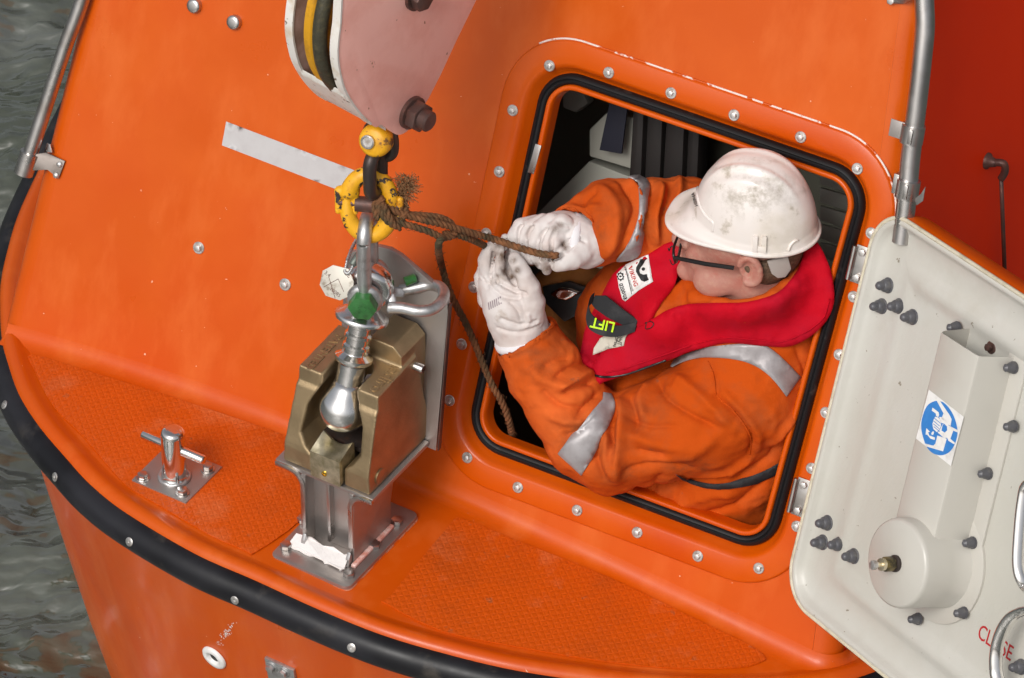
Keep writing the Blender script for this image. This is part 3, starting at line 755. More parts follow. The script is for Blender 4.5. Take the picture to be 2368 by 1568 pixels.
hs_ = mesh('gear_housing', V, Fs, M['house'], door, sharp=40); fixn(hs_); houseb = bvh(V, Fs)
dc = dpx(2072,1303,128); db = dc - Dn*137
fixn(mesh('drum_cover', *lathe(db, Dn, [(0,112),(3,112),(9,105),(60,102),(125,100),(133,98),(137,92)], 64), M['house'], hs_, sharp=50))
# flange around the drum
V, Fs = lathe(db-Dn*2, Dn, [(2,142),(9,142),(10,138),(10,100)], 64); fixn(mesh('drum_flange', V, Fs, M['house'], hs_, sharp=50))
fixn(mesh('flange_foot', *boxf(FL, dw, du, Dn, -6, 56, -ln, 12, -1, 7, 2), M['house'], hs_, sharp=50))
for q in [(2345,850),(2345,986),(2286,1095),(2250,1255),(2230,1417),(2124,1431),(2214,757)]:
    place('acorn2', lambda: join(lathe((0,0,0), Z, [(0,14),(3,14)], 24), lathe((0,0,3), Z, [(0,12),(8,12),(14,9),(22,8.5),(27,3)], 24)), M['cap'], hs_, dpx(*q, 0), Dn, 'cap_nut')
place('hxb', lambda: hexbolt(9, 15, 12, 3), M['rustn'], hs_, dpx(2293,803,-9), Dn)
kn = mesh('spindle', *lathe(dc, Dn, [(0,19),(6,19),(7,16),(10,15)], 28), M['dark'], hs_, sharp=40)
bm_ = prism([dc+Dn*10+(W*math.cos(i*math.pi/3)+Ud*math.sin(i*math.pi/3))*17 for i in range(6)], Dn*26, 2)
fixn(mesh('brass_nut', *bm_, mat('old_brass', (.22,.17,.07), .4, .8, var=((.07,.06,.04), 60, .45, .6)), kn, sharp=40))
kb = mesh('screw', *join(lathe(dc+Dn*36, Dn, [(0,14),(8,14),(9,6),(22,6)], 24)), M['brass'], kn, sharp=40)
place('hx3', lambda: hexbolt(11, 0, 12, 0), M['wash'], kn, dc+Dn*58, Dn, 'bolt')
# sticker: blue disc with a hand pictogram on the duct face
sA, sB_, sC, sD_ = (2148,901), (2229,964), (2199,1078), (2118,1014)
def hx(px, py, h=0): return onplane(px, py, FL+Dn*(99.6+h), Dn)
stk = mesh('safety_sticker', *sheet([sA, sB_, sC, sD_], lambda x, y: hx(x, y, .6), 30), M['white'], hs_, smooth=False)
def c3(x, y): return (2101.6+x*.18878, 799.4+y*.18878)
blue = mat('sticker_blue', (.035,.20,.55), .4, var=((.05,.24,.6), 60, .5, .7))
cc = c3(375, 1010)
ell = []
A_ = [(341,676),(300,685),(240,720),(200,780),(170,860),(152,950),(155,1040),(180,1140),(205,1210),(240,1270),(300,1320),(380,1342),(450,1330),(510,1290),(560,1215),(590,1120),(595,1030),(575,930),(540,840),(490,760),(430,700),(380,680)]
fixn(mesh('pictogram', *sheet([c3(*p) for p in spl2(A_, 4, True)], lambda x, y: hx(x, y, 1.1), 30), blue, stk, smooth=False))
wht = [[(341,672),(378,672),(500,850),(525,900),(512,985),(470,960),(440,920),(400,890),(425,830)],
       [(290,758),(365,815),(372,850),(360,878),(335,860),(330,830),(280,795)],
       [(305,905),(325,870),(360,880),(398,925),(392,990),(380,1020),(345,1060),(300,1020),(290,960)],
       [(372,872),(400,875),(470,930),(485,975),(600,1035),(598,1065),(545,1040),(510,1140),(565,1190),(558,1210),(485,1165),(470,1130),(430,1130),(355,1065),(380,1030),(415,960),(460,985),(440,960),(390,940)],
       [(350,1100),(465,1140),(420,1295),(215,1235),(200,1200),(300,1225),(325,1200)],
       [(215,1010),(260,1055),(238,1060),(250,1100),(320,1125),(318,1155),(265,1140),(225,1090),(205,1090)],
       [(275,1070),(300,1045),(310,1065),(300,1090),(282,1095)]]
Vp, Fp = join(*[sheet([c3(*p) for p in w_], lambda x, y: hx(x, y, 1.6), 40) for w_ in wht])
fixn(mesh('pictogram', Vp, Fp, M['white'], stk, smooth=False))
pent = [[(400,1040),(415,965),(465,985),(470,1035),(440,1065)]] + [[(x0,y0),(x0+75,y0+62),(x0+80,y0+57),(x0+6,y0-6)] for x0, y0 in ((312,893),(300,925),(297,960),(303,995))]
Vp, Fp = join(*[sheet([c3(*p) for p in w_], lambda x, y: hx(x, y, 2.1), 40) for w_ in pent])
fixn(mesh('pictogram', Vp, Fp, blue, stk, smooth=False))
# stencilled red word
red = mat('red_stencil_paint', (.45,.01,.015), .6)
tp = dpx(2302,1487,-9)
dirW = W; V, Fs = textat('CLOSE', tp, W, Ud, Dn, 50, .8, .4, 0, .8)
fixn(mesh('stencil_text', V, Fs, red, dsh, smooth=False))
# chrome handles
def chrome(pts, name='door_handle'):
    o = mesh(name, *tube(spline(pts, 8), 15, 20, flat=.6, up=Dn), M['ssp'], door); fixn(o); return o
chrome([dpx(2340,1600,10), dpx(2312,1580,60), dpx(2303,1545,70), dpx(2306,1495,74), dpx(2322,1450,76), dpx(2350,1420,76), dpx(2400,1412,74), dpx(2460,1440,60), dpx(2490,1470,10)])
chrome([dpx(2400,1380,10), dpx(2370,1350,60), dpx(2356,1310,72), dpx(2358,1240,74), dpx(2366,1160,74), dpx(2378,1120,74), dpx(2420,1105,70), dpx(2470,1120,30)])
place('acorn', acorn, M['cap'], dsh, dpx(2362,1542,HB_), Dn, 'cap_nut')
# ================================================================== RELEASE HOOK (part of the boat)
A2 = R(32); HT = Vector((math.cos(A2), -math.sin(A2), 0)); HBk = Vector((math.sin(A2), math.cos(A2), 0))
OH = dk(805,1370)
def H(a, b, z): return OH + HT*a + HBk*b + Z*z
hook = thing('release_hook', '', '', H(-100,150,0)); del hook['label']; del hook['category']; hook.parent = boat; hook.location = H(-100,150,0)*K - wloc(boat)
def hb(name, a0,a1,b0,b1,z0,z1, m_, bev=2, par=None, sharp=40):
    o = mesh(name, *boxf(OH, HT, HBk, Z, a0,a1,b0,b1,z0,z1,bev), m_, par or hook, sharp=sharp); return fixn(o)
def rrect(a0,a1,b0,b1,r,z,n=6):
    P = []
    for (ca, cb_, s0) in ((a1-r,b0+r,-90),(a1-r,b1-r,0),(a0+r,b1-r,90),(a0+r,b0+r,180)):
        for k in range(n+1):
            an = R(s0+90*k/n); P.append(H(ca+math.cos(an)*r, cb_+math.sin(an)*r, z))
    return P
bp = fixn(mesh('base_plate', *prism(rrect(-217,0,0,305,18,-14), Z*26, 2), M['dull'], hook, sharp=40))
fixn(mesh('sealant', *prism(rrect(-219,2,-2,307,19,-14), Z*16, 1), mat('smeared_sealant', (.50,.20,.12), .5, var=(OR, 40, .5, .56)), bp))
def onz(px, py, z): return onplane(px, py, OH+Z*z, Z)
for q in [(661,1266),(807,1330),(866,1264),(918,1209),(700,1205)]: place('bb', lambda: hexbolt(14, 0, 12, 0), M['ss'], bp, onz(*q, 12), Z)
# side webs
for a, hide in ((-45, 0), (-176, 1)):
    P = [H(a, b, z) for b, z in ((78,12),(232,12),(234,90),(246,140),(272,180),(312,205),(318,232),(78,222))]
    fixn(mesh('side_web', *prism(P, HT*12, 1.5), M['dull'], hook, sharp=40))
def lipstrip(sg, a0, a1):
    P = []; n = 8; r = 46
    for k in range(n+1):
        an = k/n*math.pi/2; P.append((a0+sg*(r-math.cos(an)*r), 186+math.sin(an)*r))
    P.append((a1, 232)); Q = [(a1, 220)]
    for k in range(n, -1, -1):
        an = k/n*math.pi/2; P2 = (a0+sg*(r-math.cos(an)*(r-12)), 186+math.sin(an)*(r-12)); Q.append(P2)
    Q[0] = (a1, 220)
    poly = [H(x, 74, z) for x, z in P+Q+[(a0+sg*12,60),(a0,60)]]
    return fixn(mesh('flared_flange', *prism(poly, HBk*9, 1), M['ss'], hook, sharp=30))
lipstrip(1, -46, 20); lipstrip(-1, -164, -245)
# tray
hb('tray', -247, 20, 80, 318, 222, 234, M['dull'])
hb('centre_web', -166, -46, 112, 122, 12, 222, M['dull'])
hb('rib', -118, -110, 96, 113, 30, 218, M['ss'], 1)
for a in (-47, -170): fixn(mesh('foot_cap', *prism([H(a, 76, 12), H(a, 76, 36), H(a, 70, 50), H(a, 62, 34), H(a, 58, 12)], HT*10, 1.5), M['galv'], hook))
# torn white sealing tape round the foot
random.seed(3)
top = [(-196+i*15, 58-random.uniform(0,14)) for i in range(11)]
poly = [H(a, b-6, 13) for a, b in top]+[H(-40, 74, 13), H(-190, 80, 13)]
V, Fs = prism(poly, Z*5, 0); 
fixn(mesh('white_foam_tape', V, Fs, mat('white_foam', (.80,.76,.74), .7, bump=(60,.6,.003)), hook, smooth=False))
poly = [H(a, b, z) for a, b, z in ((-196,50,17),(-150,46,17),(-100,44,17),(-50,40,17),(-40,46,17),(-44,74,38),(-60,76,26),(-90,78,34),(-120,78,24),(-150,78,36),(-176,78,30),(-192,76,30))]
fixn(mesh('white_foam_tape', *prism(poly, Vector((0,0,4)), 0), bpy.data.materials['white_foam'], hook, smooth=False))
fixn(mesh('foam_strip', *boxf(OH, HT, HBk, Z, -34, -22, 64, 232, 12, 22, 3), mat('stained_foam', (.62,.26,.20), .6, var=((.8,.6,.55), 30, .5, .7), bump=(60,.4,.002)), hook))
# back plate (leans with the cabin front)
bdir = (H(0,372,640)-H(0,318,232)).normalized()
def BP(a, t, o=0): return H(a, 316, 200) + bdir*t + HBk*o
arc = []
pl = [(-236,14),(38,14),(42,400),(38,425),(24,446),(-95,498),(-125,503),(-155,498),(-230,452),(-238,432)]
bk = fixn(mesh('back_plate', *prism([BP(a, t) for a, t in pl], HBk*13, 2), M['dull'], hook, sharp=30))
fixn(mesh('edge_reflection', *prism([BP(42,16), BP(42,418), BP(42,418,12), BP(42,16,12)], HT*3, .6), M['rustn'], bk))  # dark red strip: reflection of the orange paint put into the edge colour
# cast bronze jaw
def local(P): v = P-OH; return v.dot(HT), v.dot(HBk), v.dot(Z)
g = SDF((-250,50,215), (30,380,560), 2.6)
a_, b_, z_ = g.X, g.Y, g.Z; mid = -105.0
bf = np.interp(z_, [215,285,300,440,452,500], [84,84,87,128,136,140]); bb = np.interp(z_, [215,500], [352,300])
left = -229+np.interp(z_, [215,500],[0,16]); right = 9-np.interp(z_, [215,500],[0,9])
d = np.maximum.reduce([bf-b_, b_-bb, left-a_, a_-right, 236-z_, z_-491-(b_-200)*.05])
d = np.maximum(d, ((z_-491)*.7+(136-b_)*.7)-(-0))  # small chamfer at the upper front edge
# rear hump
d2 = np.maximum.reduce([250-b_, b_-352, -95-a_, a_-(-8), z_-545, 236-z_]); d2 = np.maximum(d2, ((z_-545)+(a_+8))*.7+16)
def smax(a, b, k): h = np.clip(.5+.5*(a-b)/k, 0, 1); return b*(1-h)+a*h+k*h*(1-h)
def smin(a, b, k): return -smax(-a, -b, k)
d = smin(d, d2, 10)
# slot: narrow neck above, wide cavity below, closed at the back with a round end
hw = np.interp(z_, [215,285,300,330,400,436,462,560], [42,44,62,80,74,58,47,47])
end = 232+np.interp(z_, [215,420,500],[-20,0,12])
sl = np.where(b_ < end-hw, np.abs(a_-mid)-hw, np.sqrt((a_-mid)**2+np.maximum(b_-(end-hw),0)**2)-hw)
d = smax(d, -sl, 7)
cav = np.sqrt((a_-mid)**2+(b_-172)**2+(z_-378)**2)-86; d = smax(d, -cav, 8)
g.d = (d + 0.0).astype(np.float32)
V, Fs = g.mesh(); V = lap(V, Fs, 3, .5)
Vw_ = np.outer(V[:,0], HT)+np.outer(V[:,1], HBk)+np.outer(V[:,2], Z)+np.array(OH)
jaw = fixn(mesh('bronze_jaw', Vw_, Fs, M['bronze'], hook)); jawb = bvh(Vw_, Fs)
hb('cavity_shade_block', -158, -52, 222, 262, 300, 430, M['dark'], 4)  # dark blocks added to stand in for the shade inside the jaw
hb('cavity_shade_block', -168, -42, 150, 240, 286, 300, M['dark'], 4)
# brass latch block with saddle top
prof = []
for k in range(9):
    t = k/8; a = -143+t*80; prof.append((a, 306-16*math.sin(t*math.pi)))
poly = [H(a, 84, z) for a, z in prof]
V, Fs = [], []
for (b, z0_, dip) in ((70,240,0),(70,314,0),(126,334,20),(132,330,20),(134,262,0)):
    for (a, z) in prof: V.append(H(a, b, z0_-dip*math.sin((a+143)/80*math.pi)))
m = 9
for i in range(4):
    for k in range(m-1): Fs.append((i*m+k, i*m+k+1, (i+1)*m+k+1, (i+1)*m+k))
Fs.append((0, m, 2*m, 3*m, 4*m)); Fs.append((5*m-1, 4*m-1, 3*m-1, 2*m-1, m-1)); Fs.append(tuple(range(m))[::-1]+tuple(range(4*m, 5*m)))
lt_ = fixn(mesh('brass_latch', V, Fs, M['brass'], hook, sharp=25))
fixn(mesh('grub_screw', *lathe(H(-105,70,262), -HBk, [(0,7),(2,7),(2.2,4),(0.5,3.6)], 18), mat('bright_brass', (.75,.5,.1), .2, 1.0), lt_, sharp=40))
# cast lettering
tx = HBk; zt = 491
def castword(s, a, b, ang, size, par=jaw, bold=.6):
    c_, s_ = math.cos(R(ang)), math.sin(R(ang)); ax = HBk*c_+HT*s_; ay = -HT*c_+HBk*s_
    V, Fs = textmesh(s, size, 1.6, bold); P = []
    for v in V:
        p = ax*v.x+ay*v.y+H(a, b, 0); la, lb, _ = local(p); P.append(H(la, lb, 491+(lb-200)*.05+v.z+.3))
    fixn(mesh('cast_lettering', P, Fs, M['bronze'], par, smooth=False))
castword('PATENTED', -190, 205, 180, 27); castword('nadiro', -20, 205, 180, 42, bold=1.0)
place('jb', lambda: hexbolt(16, 22, 14, 4), M['ss'], jaw, H(-70, 222, 440), (Z-HBk*.3), 'bolt')
fixn(mesh('side_bolt', *lathe(H(0,292,472), HT, [(-6,11),(20,11),(24,9)], 20), M['ss'], jaw, sharp=40))
fixn(mesh('plug', *lathe(H(8,130,262), HT, [(-2,20),(2,20),(3,17)], 24), M['bronze'], jaw, sharp=40))
# ---- mooring cleat
OC = dk(430,1169)
def Cc(a, b, z): return OC + HT*a + HBk*b + Z*z
cl = thing('mooring_cleat', '', '', Cc(-77,76,0)); del cl['label']; del cl['category']; cl.parent = boat; cl.location = Cc(-77,76,0)*K - wloc(boat)
cp = fixn(mesh('base_plate', *prism([Cc(-154,0,-2),Cc(0,0,-2),Cc(0,152,-2),Cc(-154,152,-2)], Z*10, 2), M['dull'], cl, sharp=40))
post0 = onplane(404,1103, OC+Z*8, Z)
fixn(mesh('post', *lathe(post0, Z, [(0,37),(3,35),(10,30),(16,28.5),(132,28.5),(140,27),(145,22),(146,16)], 48), M['ssp'], cl, sharp=60))
fixn(mesh('weld_bead', *tube([post0+Vector((math.cos(i*.2618)*35,math.sin(i*.2618)*35,3+2*math.sin(i*2.1))) for i in range(24)], 5, 8, True), M['galv'], cp))
cb0 = post0+Z*92
fixn(mesh('crossbar', *join(lathe(cb0-HT*88, HT, [(0,8),(3,11),(173,11),(176,8)], 24)), M['ssp'], cl, sharp=60))
for q in [(330,1106),(481,1086),(422,1141),(398,1040)]: place('cb', lambda: hexbolt(12.5, 17, 12, 3), M['ss'], cp, onplane(*q, OC+Z*8, Z), Z)

# ================================================================== LIFTING PENDANT (ball, shank and eye)
PB = H(-103,152,401); PA = (H(-103,262,684)-PB).normalized()
CE = PB + PA*((H(-103,262,684)-PB).length)     # eye centre
pend = thing('lifting_pendant', 'polished steel ball pendant with grooved shank seated in the bronze jaw', 'lifting pendant', PB)
L_ = (CE-PB).length
def al(px, py):   # distance along the pendant axis for an image height
    best = min(range(-80, 400), key=lambda t: abs(px_of(PB+PA*t)[1]-py)); return best
prof = [(-58,0.5)]+[(-math.cos(a)*56, math.sin(a)*58) for a in np.linspace(.2, 1.9, 14)]+[(34,47),(52,38),(66,33)]
fixn(mesh('ball_end', *lathe(PB, PA, prof, 56), M['mach'], pend))
zc = al(828,828); z1 = al(842,735)
sh = [(62,32.5),(zc-14,32),(zc-13,27),(zc-9,27)]; fixn(mesh('shank', *lathe(PB, PA, sh, 40), M['mach'], pend, sharp=40))
pr = [(zc-10,30),(zc-8,40),(zc-2,44),(zc+5,44),(zc+9,37),(zc+14,30)]
t = zc+14
while t < z1-24:
    pr += [(t,27),(t+10,27),(t+13,31.5),(t+20,31.5),(t+24,27)]; t += 27
pr += [(z1-16,29),(z1-12,34)]
fixn(mesh('grooved_sleeve', *lathe(PB, PA, pr, 48), M['ssp'], pend, sharp=35))
fixn(mesh('collar', *lathe(PB, PA, [(z1-12,34),(z1-8,52),(z1-2,62),(z1+5,63),(z1+9,60),(z1+16,48),(z1+24,38),(z1+34,30)], 56), M['mach'], pend, sharp=45))
PIN = Vector((-.15,-.985,0)).normalized(); VU = Vector((0,0,1))
fixn(mesh('eye', *lathe(CE-PIN*26, PIN, [(0,24),(0,46),(5,54),(14,58),(38,58),(47,54),(52,46),(52,24)], 56), M['mach'], pend, sharp=60))
fixn(mesh('neck', *lathe(PB+PA*(z1+8), PA, [(0,34),(30,30),(50,26)], 40), M['mach'], pend, sharp=60))
# ================================================================== SHACKLES
def shackle(C0, pin, up, r, half, rise, label, cat='shackle', green=True, pn='bow'):
    s_ = thing('shackle', label, cat, C0)
    path = [C0+pin*half+up*(-6), C0+pin*half+up*(rise-half)*.5, C0+pin*half+up*(rise-half)]
    for k in range(1, 12):
        a = math.pi*k/12; path.append(C0+pin*math.cos(a)*half+up*(rise-half+math.sin(a)*half))
    path += [C0-pin*half+up*(rise-half), C0-pin*half+up*(rise-half)*.5, C0-pin*half-up*6]
    fixn(mesh('bow', *tube(spline(path, 4), r, 24), M['galv'], s_))
    for sg in (1, -1): fixn(mesh('ear', *lathe(C0+pin*sg*(half-12), pin*sg, [(0,30),(2,38),(9,42),(17,42),(23,38),(25,30)], 40), M['galv'], s_, sharp=50))
    return s_
s1 = shackle(CE, PIN, Z, 16.5, 46, 193, 'upright galvanised shackle with green hex bolt between eye and yellow coupling')
hexp = prism([CE+PIN*58+(Z*math.cos(i*math.pi/3+.5)+Vector((PIN.y,-PIN.x,0))*math.sin(i*math.pi/3+.5))*34 for i in range(6)], PIN*26, 3)
gb = fixn(mesh('bolt_head', *hexp, M['green'], s1, sharp=40))
V, Fs = [], []
for s, y in (('UK', 8), ('8.8', -6)):
    v, f = textat(s, CE+PIN*84+Z*y, Vector((-PIN.y,PIN.x,0)), Z, PIN, 16, .3, .5); V, Fs = join((V, Fs), (v, f))
fixn(mesh('stamp', V, Fs, M['green'], gb, smooth=False))
# second shackle lying to the right
dE = cdep(CE)
s2p = [(898,711,-5),(930,712,-15),(965,719,-25),(997,716,-22),(1020,699,-5),(1027,680,25),(1017,664,55),(990,660,75),(955,667,80),(925,672,85)]
s2 = thing('shackle', 'galvanised shackle lying sideways against the back plate right of the eye', 'shackle', at(960,700,dE))
fixn(mesh('bow', *tube(spline([at(x, y, dE+d) for x, y, d in s2p], 6), 13.5, 20), M['galv'], s2))
fixn(mesh('ear', *prism([at(x, y, dE-10) for x, y in ((897,680),(912,676),(918,700),(914,716),(896,718))], F*22, 4), M['galv'], s2))
fixn(mesh('ear', *prism([at(x, y, dE+70) for x, y in ((908,664),(930,664),(938,676),(932,690),(910,686))], F*20, 4), M['galv'], s2))
gp0, gp1 = at(936,652,dE+60), at(962,642,dE+64)
fixn(mesh('bolt_end', *lathe(gp0, gp1-gp0, [(0,11),((gp1-gp0).length-3,11),((gp1-gp0).length,8)], 20), M['green'], s2, sharp=50))
# ================================================================== YELLOW COUPLING LINK
LC = H(-103,262,684+ (668-485)/.766)+Vector((6,0,-4)); LN = Vector((-.12,-.95,.25)).normalized(); LA = Z.cross(LN).normalized(); LA = -LA if LA.x < 0 else LA; LZ = LN.cross(LA); LZ = -LZ if LZ.z < 0 else LZ
coup = thing('coupling_link', 'chipped yellow coupling link with dark pin, tied with brown rope', 'coupling link', LC)
def lk(a, z, n=0): return LC + (LA*a + LZ*z + LN*n)*.8
lo = [min(p) for p in zip(*[tuple(lk(a,z,n)) for a in (-95,95) for z in (-135,135) for n in (-35,35)])]; hi = [max(p) for p in zip(*[tuple(lk(a,z,n)) for a in (-95,95) for z in (-135,135) for n in (-35,35)])]
for name, z0, z1_, fork in (('link_half', -8, 1, 1), ('link_half', 8, -1, -1)):
    g = SDF(lo, hi, 2.0); pts, rs = [], []; sg = z1_
    for k in range(25):
        a = math.pi*k/24; x = math.cos(a)*63*sg; z = math.sin(a)*94*sg
        if a > math.pi/2 and abs(z) < 34: continue      # the forked side stops above the pin
        pts.append(lk(x, z)); rs.append(16.5 + 3.5*abs(math.cos(a))**2 if a > math.pi/2 else 16.5-4*max(0, 1-abs(z)/30))
    g.chain(pts, rs, 4)
    g.cap(lk(-84*sg,36*sg), lk(-42*sg,36*sg), 12, 12, 5)
    for dx in (-86, -41): g.cap(lk(dx*sg, 34*sg), lk(dx*sg, -24*sg), 9.5, 8.5, 3)
    g.cap(lk(63*sg, 4*sg), lk(63*sg, -18*sg), 12, 11, 3)
    V, Fs = g.mesh(); V = lap(V, Fs, 2); fixn(mesh(name, V, Fs, M['yel'], coup))
fixn(mesh('pin', *lathe(lk(-90,1), LA, [(0,8),(2,9),(40,9),(41,18),(96,18),(97,9),(140,9),(144,8)], 32), M['rustn'], coup, sharp=40))
V, Fs = [], []
for s, a, z, rot, sz in (('8', -52, 62, -20, 22), ('CE', 68, 52, -65, 20), ('UK', -60, 30, 0, 15), ('UK', 60, -34, 0, 15), ('CE', -58, -58, 60, 18), ('13', 50, -62, 0, 18)):
    c_, s_ = math.cos(R(rot)), math.sin(R(rot)); v, f = textat(s, lk(a, z, 17), LA*c_+LZ*s_, LZ*c_-LA*s_, LN, sz*.85, 1.0, 1.5, .4); V, Fs = join((V, Fs), (v, f))
fixn(mesh('stamp', V, Fs, M['dark'], coup, smooth=False))
# ================================================================== CHAIN
def plumb(px, py, dep=None):   # point on the plumb line depth sheet (vertical plane through the hook facing the camera)
    return onplane(px, py, H(-103,262,0), (0,-1,0))
ch = thing('chain', 'short dark forged chain between pink block and yellow coupling link', 'chain', plumb(868,420))
def chlink(c, ax, hw_, hl_, r, name='link'):
    P = []
    for k in range(32):
        a = 2*math.pi*k/32; x = math.cos(a); z = math.sin(a); P.append(c+ax*x*hw_*(abs(x)**-.25 if abs(x) > .05 else 1)*.9+Z*(z*hw_*.95+(hl_-hw_)*np.sign(z)*min(1,abs(z)*3)))
    return fixn(mesh(name, *tube(P, r, 18, True), M['dark'], ch))
c1 = plumb(868,398); chlink(c1, Vector((.45,.89,0)), 30, 54, 15.5)
c2 = plumb(880,345)+Vector((0,30,0)); chlink(c2, Vector((.92,-.39,0)), 34, 44, 13)
# yellow clevis
yc = plumb(870,324); yn = Vector((-.35,-.80,.35)).normalized()
cv = thing('clevis', 'yellow round clevis with silver pin hanging under the pink block', 'clevis', yc)
fixn(mesh('clevis_body', *lathe(yc-yn*24, yn, [(-10,18),(0,30),(8,36),(26,38),(40,35),(48,27)], 40), M['yel'], cv, sharp=70))
fixn(mesh('pin', *lathe(yc+yn*22-Vector((9,0,-2)), yn, [(0,16),(6,16),(8,13),(4,11)], 28), M['wash'], cv, sharp=40))
# ================================================================== HOOK BLOCK
NP = Vector((.755,-.656,0)).normalized(); VP = Vector((.656,.755,0)).normalized()
PF = H(-103,262,0)+NP*66
def bk_(px, py, o=0): return onplane(px, py, PF+NP*o, NP)
blk = thing('crane_hook_block', 'faded pink steel hook block with yellow sheave hanging over the deck', 'hook block', bk_(900,150))
fo = [(782,-260),(1135,-260)]+[(1118,-60),(1102,0),(1056,94),(1019,174),(992,227),(951,291)]+[(943,303),(930,311),(918,312),(905,304),(883,289),(871,295),(858,287),(841,272),(822,250),(807,227),(795,203),(788,177),(782,145),(781,113),(784,80),(787,57),(789,20),(790,0)]
fi = spl2(fo[8:], 3); fo2 = fo[:8]+fi
P = [bk_(x, y) for x, y in fo2]; TH = 20
chk = fixn(mesh('front_cheek', *prism(P, -NP*TH, 1.5), M['pink'], blk, sharp=30))
# chipped pale edge along the cheek rims
def rim(sh, name):
    pts = [bk_(x, y)-NP*sh for x, y in fi+[(783,-260)] if (y < 320 and x < 862)]
    pts = [p for p in pts]
    V, Fs = [], []
    for i, p in enumerate(pts):
        t = pts[min(i+1, len(pts)-1)]-pts[max(i-1, 0)]; out = t.normalized().cross(NP)
        if out.dot(VP) > 0 and out.z >= -1 and (p-bk_(900,100)).dot(out) < 0: out = -out
        if (p-(bk_(930,100)-NP*sh)).dot(out) < 0: out = -out
        V += [p+out*2.2+NP*1.2, p+out*2.2-NP*(TH+1.2), p-out*3-NP*(TH+1.2), p-out*3+NP*1.2]
    for i in range(len(pts)-1):
        for k in range(4): k2 = (k+1)%4; Fs.append((i*4+k, i*4+k2, (i+1)*4+k2, (i+1)*4+k))
    return fixn(mesh(name, V, Fs, M['whpaint'], blk, smooth=False))
rim(0, 'painted_rim')
DB = 132.
chb = fixn(mesh('back_cheek', *prism([p-NP*DB for p in P if px_of(p)[1] < 300 or px_of(p)[0] < 860], -NP*TH, 1.5), M['pinkin'], blk, sharp=30)); rim(DB, 'painted_rim')
# strap joining the cheeks at the bottom
s0, s1_ = bk_(800,222), bk_(846,277)
st_ = [bk_(x, y) for x, y in spl2([(803,227),(818,247),(836,268),(860,287),(884,296),(900,305)], 4)]
V, Fs = [], []
for p in st_:
    for n_ in (-TH*.5, -DB-TH*.2):
        V += [p+NP*n_-Z*2, p+NP*n_+Z*12]
for i in range(len(st_)-1):
    a = i*4; b = a+4; Fs += [(a,b,b+2,a+2),(a+1,a+3,b+3,b+1),(a,a+1,b+1,b),(a+2,b+2,b+3,a+3)]
Fs += [(0,2,3,1),(len(V)-4,len(V)-3,len(V)-1,len(V)-2)]
fixn(mesh('bottom_strap', V, Fs, M['whpaint'], blk, sharp=30))
wc = bk_(962,-5)-NP*58
RW = 262
fixn(mesh('sheave', *lathe(wc+NP*34, -NP, [(-4,30),(-4,RW-70),(0,RW-62),(8,RW-60),(14,RW-60),(28,RW-44),(42,RW-4),(48,RW+2),(66,RW+2),(70,RW-10),(70,30)], 96), M['yel2'], blk, sharp=40))
fixn(mesh('wire_rope', *tube([wc-NP*-6+(Z*math.cos(a)+VP*math.sin(a))*(RW-8) for a in np.linspace(0, 2*math.pi, 90, endpoint=False)], 17, 12, True), mat('greasy_wire_rope', (.06,.055,.035), .5, .3, bump=(60,.8,.004), var=((.12,.1,.05), 70, .5, .7)), blk))
nb = bk_(950,259); nt_ = mesh('nut', *join(lathe(nb, NP, [(0,39),(9,39),(10,36)], 36), prism([nb+NP*10+(Z*math.cos(i*math.pi/3+.3)+VP*math.sin(i*math.pi/3+.3))*36 for i in range(6)], NP*26, 4), lathe(nb+NP*36, NP, [(0,24),(18,24),(22,20)], 32)), M['rustn'], blk, sharp=40); fixn(nt_)
nb = bk_(962,-12); fixn(mesh('axle_nut', *join(lathe(nb, NP, [(0,36),(8,36)], 32), prism([nb+NP*8+(Z*math.cos(i*math.pi/3+.8)+VP*math.sin(i*math.pi/3+.8))*30 for i in range(6)], NP*22, 3)), M['rustn'], blk, sharp=40))
# ================================================================== TAG
TC = at(779,652,dE-40); tn = Vector((-.30,-.80,.52)).normalized(); tx_ = Z.cross(tn).normalized(); tx_ = -tx_ if tx_.x < 0 else tx_; ty_ = tn.cross(tx_); ty_ = -ty_ if ty_.z < 0 else ty_
oc = [(770,613),(746,626),(739,659),(753,684),(786,695),(814,682),(818,652),(806,622)]
tagm = mat('stained_tag_metal', (.52,.49,.43), .5, .3, var=((.16,.11,.06), 28, .55, .68, 6), bump=(60,.3,.001))
tg = thing('identity_tag', 'stained octagonal metal tag on a twisted wire loop by the shackle', 'tag', TC)
fixn(mesh('plate', *prism([onplane(x, y, TC, tn) for x, y in oc], -tn*4, .8), tagm, tg, sharp=30))
V, Fs = [], []
for s, x, y, sz in (('CE', 803, 634, 15), ('3.4', 757, 634, 13), ('10085', 775, 676, 12)):
    v, f = textat(s, onplane(x, y, TC, tn), tx_*.9-ty_*.43, ty_*.9+tx_*.43, tn, sz, .2, .35); V, Fs = join((V, Fs), (v, f))
for a, b in (((748,664),(782,645)), ((782,645),(795,675)), ((760,640),(775,690))):
    v, f = tube([onplane(*a, TC+tn*.3, tn), onplane(*b, TC+tn*.3, tn)], .7, 5); V, Fs = join((V, Fs), (v, f))
fixn(mesh('stamp', V, Fs, M['rustn'], tg, smooth=False))
w1 = [(826,552,20),(815,572,0),(806,596,-30),(800,620,-45),(798,628,-48),(805,632,-52),(812,624,-52),(820,606,-50),(830,590,-45),(836,570,-30),(838,550,0)]
pw = spline([at(x, y, dE+d) for x, y, d in w1], 10)
Vt, Ft = [], []
